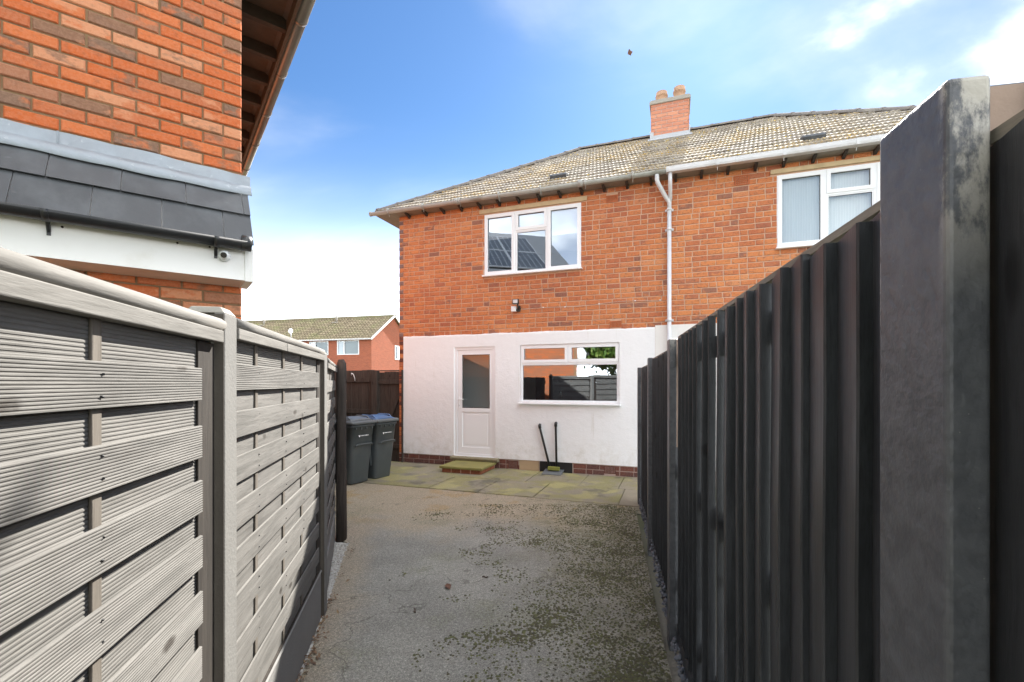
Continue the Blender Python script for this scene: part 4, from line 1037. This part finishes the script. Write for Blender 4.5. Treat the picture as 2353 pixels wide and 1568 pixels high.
# ------------------------------------------------------------------ back fence and side gate beside the house
def bfence(name, P, ang, L, h, label, cat, bw=.135, rails=(.35, 1.05, 1.62), brace=False, groups=None, mk='wood_brown'):
    e = empty(name, P, ang, label, cat, groups); x = 0; rn = random.Random(int(L*1000))
    while x < L - .02:
        w = min(bw, L - x); b = MB(); b.box(x+.002, x+w-.002, .03 + rn.uniform(0,.004), .048, -.04 + rn.uniform(0,.01), h + rn.uniform(-.012,.012)); b.build('board', MT[mk], e)
        x += w
    for z in rails:
        b = MB(); b.box(0, L, -.005, .0295, z-.045, z+.045); b.build('rail', MT[mk], e, .003)
    if brace:
        b = MB(); dx = L - .1; a, c = rails[0]+.05, rails[-1]-.05; ll = math.hypot(dx, c-a); M = T((.03, -.004, a)) @ rot(-math.atan2(c-a, dx), 'Y'); b.box(0, ll+.04, 0, .026, -.045, .045, M); b.build('brace', MT[mk], e, .003)
    return e
GP = HW(-.72, .06, 0)
g1 = bfence('side_gate', HW(-.67, .08, 0), HTH, .66, 1.82, 'dark brown wooden gate with diagonal brace against the white wall', 'gate', rails=(.30, 1.62), brace=True)
b = MB(); b.box(-.02, .64, .031, .05, 1.835, 1.86); b.build('top_board', MT['wood_brown'], g1)
b = MB(); b.box(.60, .66, -.006, .03, .03, 1.80); b.build('stile', MT['wood_brown'], g1, .003)
e = empty('gate_post', HW(-.735, .07, 0), HTH, 'dark square gate post between the braced gate and the brown back fence', 'post')
b = MB(); b.box(-.075, .07, -.05, .05, -.05, 1.86); b.build('shaft', MT['wood_brown'], e, .006)
e = empty('wall_post', HW(-.025, .14, 0), HTH, 'narrow dark post fixed beside the white house corner', 'post')
b = MB(); b.box(-.005, .02, -.19, -.15, -.03, 1.86); b.build('shaft', MT['wood_brown'], e, .004)
bfence('back_fence', HW(-2.85, .08, 0), HTH, 2.06, 1.86, 'dark brown boarded fence behind the wheelie bins', 'fence', rails=(.35, 1.0, 1.66))
q0 = Vector((-1.86, 4.80, 0)); q1 = HW(-2.9, .05); dv = q1 - q0
bfence('return_fence', q0, math.atan2(dv.y, dv.x), dv.length, 1.75, 'dark brown boarded fence running back from the black timber post', 'fence')
e = empty('broom_stick', HW(-1.42, -.10, 0), HTH, 'bare wooden broom handle leaning against the brown fence behind the bins', 'broom')
b = MB(); b.tube([(0,0,.03), (.01,.08,1.24)], .014, 8); b.build('handle', MT['stick'], e); b = MB(); b.box(-.12, .12, -.03, .03, .0, .07); b.build('brush', MT['litter'], e)
b = MB(); b.tube([HW(-1.34,.07,1.76), HW(-1.30,.03,1.80), HW(-1.25,.02,1.78), HW(-1.22,.03,1.70), HW(-1.23,.05,1.64)], .007, 8); tag(b.build('cable_loop', MT['upvc']), 'short white curved cable hanging on the brown back fence', 'cable')

# ------------------------------------------------------------------ wheelie bins
def rrect(w, d, r, z, cx=0, cy=0, n=4):
    out = []
    for (sx, sy, a0) in ((1,1,0),(-1,1,90),(-1,-1,180),(1,-1,270)):
        for i in range(n+1):
            a = R(a0 + 90*i/n); out.append((cx + sx*(w/2-r) + r*math.cos(a), cy + sy*(d/2-r) + r*math.sin(a), z))
    return out
def wheelie(P, ang, label, lid):
    # local: x across the front, -y is the front, y to the handle side
    e = empty('wheelie_bin', P, ang, label, 'wheelie bin', 'wheelie bins by the brown fence')
    b = MB(); b.loft([rrect(.35,.38,.05,.012,0,.03), rrect(.36,.39,.055,.03,0,.03), rrect(.405,.45,.055,.55,0,.01), rrect(.435,.495,.05,.90,0,0), rrect(.46,.52,.05,.905,0,0), rrect(.46,.52,.05,.945,0,0), rrect(.43,.49,.05,.95,0,0)])
    b.build('body', MT['bin_grey'], e)
    b = MB(); b.loft([rrect(.485,.57,.05,.952,0,-.01), rrect(.49,.575,.05,.985,0,-.01), rrect(.47,.55,.06,1.0,0,-.01)]); ld = b.build('lid', MT['bin_lid_grey'], e)
    b = MB(); rs = []
    for i in range(9):
        y = -.235 + .45*i/8; hh = .055*math.sin(math.pi*(i+.6)/9.2)
        rs.append([(-.205,y,.99),(-.19,y,1.0+hh*.55),(-.12,y,1.004+hh),(0,y,1.006+hh*1.05),(.12,y,1.004+hh),(.19,y,1.0+hh*.55),(.205,y,.99)])
    b.loft(rs); b.build('lid_dome', MT[lid], ld)
    for s in (-1, 1):
        b = MB(); b.tube([(s*.175,-.19,1.0),(s*.178,-.12,1.055),(s*.178,.1,1.062),(s*.175,.19,1.01)], .011, 8); b.build('lid_rib', MT[lid], ld)
    b = MB(); b.tube([(-.18,.30,.94),(.18,.30,.94)], .014, 8)
    for x in (-.18, -.06, .06, .18): b.box(x-.012, x+.012, .25, .305, .925, .955)
    b.build('handle', MT['bin_grey'], e)
    b = MB(); b.tube([(-.16,-.248,.60),(-.15,-.262,.625),(-.13,-.262,.635),(.13,-.262,.635),(.15,-.262,.625),(.16,-.248,.60)], .014, 8);  b.build('grip_recess', MT['bin_grey'], e, .006)
    for s in (-1, 1):
        b = MB(); b.box(s*.218-.012, s*.218+.012, -.12, .16, .25, .72, T((0,0,0)) @ rot(s*R(3), 'Y') @ T((-s*.018,0,0))); b.build('side_rib', MT['bin_grey'], e, .008)
    for k in range(4):
        b = MB(); b.box(-.15+k*.1-.01, -.15+k*.1+.01, -.262, -.225, .87, .905); b.build('rim_rib', MT['bin_grey'], e)
    # white print: small emblem and a line of lettering too small to read
    b = MB(); M = T((0, -.249, .76)) @ rot(R(-4.5), 'X')
    b.add([M @ Vector(v) for v in ((-.125,0,.03),(-.075,0,.03),(-.10,0,-.025))], [(0,1,2)])
    for k in range(9):
        w = random.uniform(.012,.018); x = -.068 + k*.021; b.add([M @ Vector(v) for v in ((x,0,.004),(x+w,0,.004),(x+w,0,.026),(x,0,.026))], [(0,1,2,3)])
    for v_ in range(len(b.v)): b.v[v_] = (b.v[v_][0]*.8, b.v[v_][1], .76 + (b.v[v_][2]-.76)*.62)
    b.build('white_print', MT['white_paint'], e)
    b = MB(); b.tube([(-.2,.20,.10),(.2,.20,.10)], .012, 8); b.build('axle', MT['rubber'], e)
    e.scale = (1.06, 1.06, 1.0)
    for s in (-1, 1):
        b = MB(); b.tube([(s*.165,.20,.10),(s*.205,.20,.10)], .10, 18); b.build('wheel', MT['rubber'], e, .008)
    return e
wdir = Vector((.50, .866, 0)); wang = math.atan2(.866, .50)
wb0 = Vector((-2.36, 7.28, 0)); back = Vector((-.866, .5, 0))
wheelie(wb0 + back*.24, wang, 'grey wheelie bin with grey lid, the nearer of the two', 'bin_lid_grey')
wheelie(wb0 + back*.235 + wdir*.49, wang + R(2), 'grey wheelie bin with blue lid nearest the white wall', 'bin_lid_blue')

# ------------------------------------------------------------------ right fence: black feather-edge boards between concrete posts
def fe_board(h, bow=0.):
    # x along the fence (thick edge at x=0, towards the camera), y towards the drive
    b = MB(); w = .132; n = 6
    prof = [(0, 0), (0, .027), (.004, .030), (w, .005), (w, 0)]
    rings = []
    for i in range(n+1):
        z = h*i/n; off = bow*math.sin(math.pi*i/n)
        rings.append([(x + off, y + off*.4 + .001*math.sin(i*2.1), z) for x, y in prof])
    b.loft(rings, False); return b
FEM = {}
def right_bay(l0, l1, h, label, gaps=(), zb=.12):
    e = empty('board_fence_panel', RF(l0, -.062, 0), RF_A, label, 'fence panel', 'black board fence panels on the right'); L = l1-l0; rn = random.Random(int(l0*77)+1)
    x = .0; i = 0
    while x < L - .06:
        bow = .006 if i in gaps else rn.choice([0, .001, -.001]); hk = round(h - zb + rn.choice([0, -.004, .003, -.008]), 3)
        k = (hk, bow)
        if k not in FEM: FEM[k] = fe_board(hk, bow).mesh('board', MT['wood_black'])
        inst('board', FEM[k], e, T((x, rn.uniform(-.002,.003), zb)) @ rot(rn.uniform(-.0015,.0015), 'Y') @ rot(rn.uniform(-.02,.02), 'Z'))
        x += (.148 + .0009*i) if i in gaps else .1145 + rn.uniform(-.003,.003); i += 1
    for z in (.35, 1.05, h-.12):
        b = MB(); b.prism([(-.004, z-.045), (-.004, z+.045), (-.05, z)], 0, L, 'x'); b.build('arris_rail', MT['wood_black'], e)
    b = MB(); b.box(0, L, -.006, .012, h+.001, h+.016); b.build('capping', MT['wood_top'], e)
    b = MB(); b.box(0, L, -.02, .02, 0, zb-.004); b.build('kick_board', MT['wood_black'], e, .003)
    return e
def rpost(l, h, label, w=.11, d=.13):
    e = empty('black_concrete_post', RF(l, -d/2, 0), RF_A, label, 'fence post', 'black painted posts of the right fence')
    b = MB(); b.prism(hpost_profile(w, d, .05, .022), -.06, h, 'z')
    b.build('shaft', MT['post_black'], e, .006, 3)
    b = MB(); b.box(-w/2+.0215, -w/2+.0235, -.0245, .0245, 1.2, h-.004); b.build('slot_face', MT['slot'], e)
    return e
RP = [.582, 2.965, 4.55, 6.20]
right_bay(.655, 2.905, 1.868, 'long black vertical board fence panel with light showing through its gaps', gaps=(4, 8, 9, 11))
right_bay(3.03, 4.49, 1.822, 'second black vertical board fence panel on the right')
right_bay(4.61, 6.14, 1.785, 'farthest black vertical board fence panel, nearest the house')
right_bay(-.95, .532, 1.862, 'black board fence panel at the right edge of the picture, beyond the big post')
rpost(RP[0], 1.935, 'big black painted concrete post in the right foreground, paint worn off its top', .132, .135)
rpost(RP[1], 1.872, 'slim black post between the long and second board panels'); rpost(RP[2], 1.84, 'slim black post between the second and farthest board panels', .10); rpost(RP[3], 1.80, 'end post of the black board fence in front of the white wall', .10)
# crumbly cement haunching along the foot of the right fence
hm = MB(); rn = random.Random(4)
ll = .8
while ll < 6.1:
    for k in range(4):
        p = RF(ll + rn.uniform(-.02,.02), rn.uniform(-.05,-.012), rn.uniform(.0,.10)*(1 if ll > 2.95 else .35)); lump(hm, T(p) @ Euler((rn.uniform(-.9,.9), rn.uniform(-.9,.9), rn.uniform(0,6))).to_matrix().to_4x4(), rn.uniform(.008,.02), int(ll*1000)+k)
    ll += .022
tag(hm.build('cement_haunch', simple('flaky_paint', (.13,.14,.155), .8, .5, 30, .4)), 'crumbled grey cement along the foot of the black fence', 'cement', kind='stuff')

# ------------------------------------------------------------------ moss, gravel, litter on the ground
mo = MB(); rn = random.Random(21); cnt = 0
def right_edge(Y): return .33 + .2117*Y
def left_edge(Y): return -1.154 - .2275*(Y-2.46)
for i in range(120000):
    Y = 1.9 + 4.6*rn.random()**1.1; xr, xl = right_edge(Y), left_edge(Y); X = rn.uniform(xl, xr)
    f = (X-xl)/(xr-xl)
    if Y > 6.05: continue
    cl = mnoise.noise((X*2.2, Y*2.2, 1.)) + .6*mnoise.noise((X*6, Y*6, 4.))
    big = mnoise.noise((X*.9+3, Y*.9, 8.))
    d = max(0, (f-.22))*.80 + big*.26 + cl*.36 - .15 + (.14 if Y < 2.9 else 0)
    if f < .3: d -= .15
    if rn.random() > d*.85: continue
    r = rn.uniform(.0038, .0118)*(1 + .5*max(0, cl)); lump(mo, T((X, Y, -.001)), r, i); cnt += 1
    if cnt > 22000: break
# denser cushions
for (X, Y, R_, n) in ((1.06,3.35,.16,420), (.98,3.05,.12,260), (.72,3.85,.14,260), (.98,2.55,.10,200), (.62,2.5,.10,160), (.25,4.6,.2,150), (.8,4.55,.2,160), (-.9,5.6,.25,200), (1.02,4.3,.12,120)):
    for i in range(n):
        a = rn.uniform(0, 6.28); q = R_*abs(rn.gauss(0, .55)); x, y = X+q*math.cos(a)*1.3, Y+q*math.sin(a)
        if x > right_edge(y): continue
        lump(mo, T((x, y, -.001)), rn.uniform(.005, .013), i)
tag(mo.build('drive_moss', MT['drivemoss']), 'dark green and brown moss speckled over the right of the drive', 'moss', kind='stuff')
tag(MB().prism([(left_edge(1.)+.01, 1.), (left_edge(4.62)+.01, 4.62), (-1.80, 4.68), (-1.335, 3.27), (-.629-.2136, 1.)], -.05, -.012, 'z').build('gravel_bed', MT['gravel']), kind='structure')
gm = MB()
for i in range(4200):
    Y = rn.uniform(1.4, 4.6); xl = left_edge(Y); xf = -.629 - .2136*Y if Y < 3.25 else -1.337 - .332*(Y-3.29)
    X = rn.uniform(xf+.005, xl+.01)
    if Y < 3.2 and rn.random() > .3: continue
    lump(gm, T((X, Y, -.016 + rn.uniform(0,.018))) @ rot(rn.uniform(0,6), 'Z'), rn.uniform(.006,.015), i)
for i in range(150):
    Y = rn.uniform(2.2, 6.3); X = rn.uniform(left_edge(Y), right_edge(Y)); lump(gm, T((X, Y, -.001)), rn.uniform(.0025,.006), i)
tag(gm.build('gravel', MT['gravel']), 'pale gravel between the left fence and the drive', 'gravel', kind='stuff')
lm = MB()
for i in range(900):
    Y = rn.uniform(1.6, 3.4) if rn.random() < .85 else rn.uniform(3.4, 4.6); X = left_edge(Y) + rn.gauss(-.03, .05)
    if X < -.629-.2136*Y: continue
    a = rn.uniform(0,6.28); s_ = rn.uniform(.008,.024); M = T((X, Y, .004 + rn.uniform(0,.02))) @ Euler((rn.uniform(-.8,.8), rn.uniform(-.8,.8), a)).to_matrix().to_4x4()
    lm.add([M @ Vector(v) for v in ((-s_,0,0),(0,-s_*.4,.003),(s_,0,0),(0,s_*.4,.003))], [(0,1,2),(0,2,3)])
tag(lm.build('leaf_litter', MT['litter']), 'dry brown leaf litter along the foot of the left fence', 'leaves', kind='stuff')
def debris(name, X, Y, L, label, cat, curl=True):
    b = MB(); n = 6; a = random.uniform(0, 3)
    pts = [Vector((L*(i/n-.5), .006*math.sin(i), .006 + .004*math.sin(i*1.3))) for i in range(n+1)]
    M = T((X, Y, 0)) @ rot(a, 'Z')
    if curl:
        w = [.15,.6,.95,1,.8,.45,.1]; vs = []
        for i, p in enumerate(pts): vs += [M @ (p + Vector((0, -L*.28*w[i], .012*w[i]))), M @ p, M @ (p + Vector((0, L*.28*w[i], .016*w[i])))]
        b.add(vs, [f for i in range(n) for f in ((i*3,i*3+1,i*3+4,i*3+3),(i*3+1,i*3+2,i*3+5,i*3+4))], True)
    else: b.tube([M @ p for p in pts], .006, 6)
    tag(b.build(name, MT['leaf_brown'] if curl else MT['bark']), label, cat)
debris('dead_leaf', -.50, 3.60, .10, 'curled brown dead leaf lying in the middle of the drive', 'leaf')
debris('twig', -.68, 3.22, .05, 'short dark twig on the left half of the drive', 'twig', False)
debris('twig', -.22, 3.78, .045, 'tiny dark twig just beyond the dead leaf on the drive', 'twig', False)

# ------------------------------------------------------------------ far terrace, tree, dish
ft = empty('brick_terrace', (-11.6, 38, 0), R(-14.77), 'distant red brick terrace with brown tiled roof behind the brown fence', 'house')
FE, FR, FL, FD = 5.3, 7.55, 27., 7.0
fwins = [(-3.25, -1.15, 3.95, 5.15), (-6.0, -4.1, 3.95, 5.12), (-11.2, -9.1, 3.95, 5.15), (-14.0, -12.1, 3.95, 5.15), (-3.25,-1.15,1.0,2.3), (-6.0,-4.1,1.0,2.3)]
b = MB(); holed(b, -FL, 0, 0, FE, fwins, 0, .15); b.box(-FL, -FL+.15, .15, FD, 0, FE); b.box(-FL, 0, FD-.15, FD, 0, FE)
b.build('front_wall', MT['bricktex_far'], ft)
gwin = (3.95-.1, 4.95-.1, 3.7, 5.0)
b = MB(); holed(b, .15, FD-.151, 0, FE, [gwin], -.15, 0); b.v = [(-v[1]*1.0 - .15 if False else -v[1]-.15+0, v[0], v[2]) for v in b.v]
b.v = [(v[0], v[1], v[2]) for v in b.v]
b.prism([(.0, FE), (FD, FE), (FD/2, FR)], -.15, 0, 'x'); b.build('gable_end', MT['bricktex_far'], ft)
def farwin(x0, x1, z0, z1, M, split=.32):
    fb = MB(); xm = x0 + (x1-x0)*split; holed(fb, x0, x1, z0, z1, [(x0+.07, xm-.04, z0+.07, z1-.07), (xm+.04, x1-.07, z0+.07, z1-.07)], -.02, .08); fb.v = [tuple(M @ Vector(v)) for v in fb.v]
    w = fb.build('window', MT['upvc'], ft)
    for a, c in ((x0+.06, xm-.03), (xm+.03, x1-.06)):
        p = MB(); p.add([M @ Vector(v) for v in ((a,.03,z0+.06),(c,.03,z0+.06),(c,.03,z1-.06),(a,.03,z1-.06))], [(0,1,2,3)]); p.build('pane', MT['glass_far'], w)
        p = MB(); p.add([M @ Vector(v) for v in ((a,.12,z0+.06),(c,.12,z0+.06),(c,.12,z1-.06),(a,.12,z1-.06))], [(0,1,2,3)]); p.build('curtain', MT['curtain_far'], w)
for q in fwins: farwin(*q, Matrix.Identity(4))
farwin(*gwin, T((0, 0, 0)) @ rot(math.pi/2, 'Z'), .5)
b = MB(); rs_ = math.atan2(FR-FE, FD/2); 
nrow = 13; hov = .35
for side in (0, 1):
    for k in range(nrow):
        f0, f1 = k/nrow, (k+1)/nrow
        y0 = -hov + (FD/2+hov)*f0; y1 = -hov + (FD/2+hov)*f1; z0 = FE-.12 + (FR-FE+.2)*f0; z1 = FE-.12 + (FR-FE+.2)*f1
        if side: y0, y1 = FD-y0, FD-y1
        nx = 90 if side == 0 else 1
        for i in range(nx):
            a = -FL-.2 + (FL+.45)*i/nx; c = -FL-.2 + (FL+.45)*(i+1)/nx; m_ = (a+c)/2
            if side == 0: b.add([(a,y0,z0),(m_,y0,z0),(c,y0,z0),(a,y0,z0+.05),(m_,y0,z0+.11),(c,y0,z0+.05),(a,y1,z1+.02),(m_,y1,z1+.05),(c,y1,z1+.02)], [(0,1,4,3),(1,2,5,4),(3,4,7,6),(4,5,8,7)])
            else: b.add([(a,y0,z0),(c,y0,z0),(c,y1,z1+.04),(a,y1,z1+.04)], [(0,1,2,3)])
fr_ = b.build('roof', MT['far_roof'], ft)
b = MB(); b.prism([(FD/2-.14, FR+.04), (FD/2-.08, FR+.16), (FD/2+.08, FR+.16), (FD/2+.14, FR+.04)], -FL-.2, .26, 'x'); b.build('ridge', MT['far_roof'], fr_)
b = MB(); b.box(-FL, .2, -.40, -.28, FE-.14, FE-.04); b.build('eaves_gutter', MT['gutter_new'], ft)
for sgn in (0, 1):
    p0 = Vector((.2, -hov if not sgn else FD+hov, FE-.18)); p1 = Vector((.2, FD/2, FR-.02)); up = Vector((0,0,.2))
    b = MB(); b.add([p0,p1,p1+up,p0+up] + [v+Vector((.05,0,0)) for v in (p0,p1,p1+up,p0+up)], [(0,3,2,1),(4,5,6,7),(0,1,5,4),(2,3,7,6),(1,2,6,5),(0,4,7,3)]); b.build('bargeboard', MT['fascia_w'], ft)
for x in (-5.3, -13.3):
    b = MB(); b.tube([(x, FD/2-.7, FR-.45), (x, FD/2-.7, FR+.15)], .09, 8); b.box(x-.3, x+.3, FD/2-1.0, FD/2-.6, FR-.55, FR-.42); b.build('roof_vent', MT['cement'], fr_)
FTM = Matrix.Translation((-11.6,38,0)) @ rot(R(-14.77), 'Z')
e = empty('satellite_dish', FTM @ Vector((-7.6, -.30, FE-.1)), R(-14.77), 'small grey satellite dish on a pole at the eaves of the distant terrace', 'dish')
b = MB(); b.tube([(0,.0,-.3),(0,0,.75)], .025, 8); b.build('pole', MT['alu'], e)
b = MB(); rs = [[(r_*math.cos(2*math.pi*k/20), -.05 - .12*(1-(r_/.24)**2)*-1, .85 + r_*math.sin(2*math.pi*k/20)) for k in range(20)] for r_ in (.24,.2,.13,.07,.02)]; b.loft(rs); b.tube([(0,-.05,.55),(0,-.32,.8)], .014, 6); b.build('dish', MT['alu'], e)

def branchy(name, P, h, label, seed, leafy=False, lr=2.0):
    e = empty(name, P, 0, label, 'tree'); rn = random.Random(seed); tr = MB(); tips = []
    def grow(p, d, L, r, dep):
        n = 4; pts = [p]; q = p
        for i in range(n):
            d = (d + Vector((rn.uniform(-.16,.16), rn.uniform(-.16,.16), rn.uniform(-.03,.12)))).normalized(); q = q + d*L/n; pts.append(q)
        tr.tube(pts, [r*(1-.45*i/n) for i in range(n+1)], 6 if dep > 2 else 5, dep == 0)
        tips.append(q)
        if dep == 0: return
        for k in range(rn.choice([2,3,3]) if dep < 4 else 4):
            a = rn.uniform(0, 6.28); sp_ = rn.uniform(.35,.85); pp = pts[rn.choice([2,3,4])]
            ax = d.orthogonal().normalized(); nd = (d*math.cos(sp_) + (Matrix.Rotation(a, 3, d) @ ax)*math.sin(sp_)).normalized()
            grow(pp, nd, L*rn.uniform(.6,.8), r*.52, dep-1)
    grow(Vector((0,0,-.05)), Vector((0,0,1)), h*.36, h*.017, 5)
    tr.build('trunk', MT['bark'], e)
    if leafy:
        lf_ = MB()
        for t in tips:
            for k in range(24):
                p = t + Vector((rn.gauss(0,.22), rn.gauss(0,.22), rn.gauss(0,.2))); s_ = rn.uniform(.08,.15); M = T(p) @ Euler((rn.uniform(0,6), rn.uniform(0,6), rn.uniform(0,6))).to_matrix().to_4x4()
                lf_.add([M @ Vector(v) for v in ((-s_,0,0),(0,-s_*.5,.01),(s_,0,0),(0,s_*.5,.01))], [(0,1,2),(0,2,3)])
        lf_.build('crown', MT['leaf'], e)
branchy('bare_tree', (-15.0, 58, 0), 12.0, 'leafless tree showing above the distant terrace beside the house corner', 5)
branchy('leafy_tree', (-3.5, -3.6, 0), 6.0, 'green leafy tree mirrored in the kitchen window', 8, True)

# brown leaf blowing through the air above the roof
lo_ = MB(); w = [.15,.55,.95,1,.7,.3,.05]; L = .105; vs = []
for i, q in enumerate(w):
    z = L*(.5 - i/6); vs += [(-.033*q, .008*q, z), (.004, -.004, z), (.030*q*(1.2 if i in (3,4) else .7), .012*q, z)]
lo_.add(vs, [f for i in range(6) for f in ((i*3,i*3+1,i*3+4,i*3+3),(i*3+1,i*3+2,i*3+5,i*3+4))], True)
o = lo_.build('blowing_leaf', MT['leaf_brown']); D_ = 6.5
o.location = ((1447-1176)/1058*D_, D_, 1.6 + (880-121)/1058*D_); o.rotation_euler = (0, R(-14), R(-30)); tag(o, 'single small brown leaf blowing in the sky left of the chimney', 'leaf')
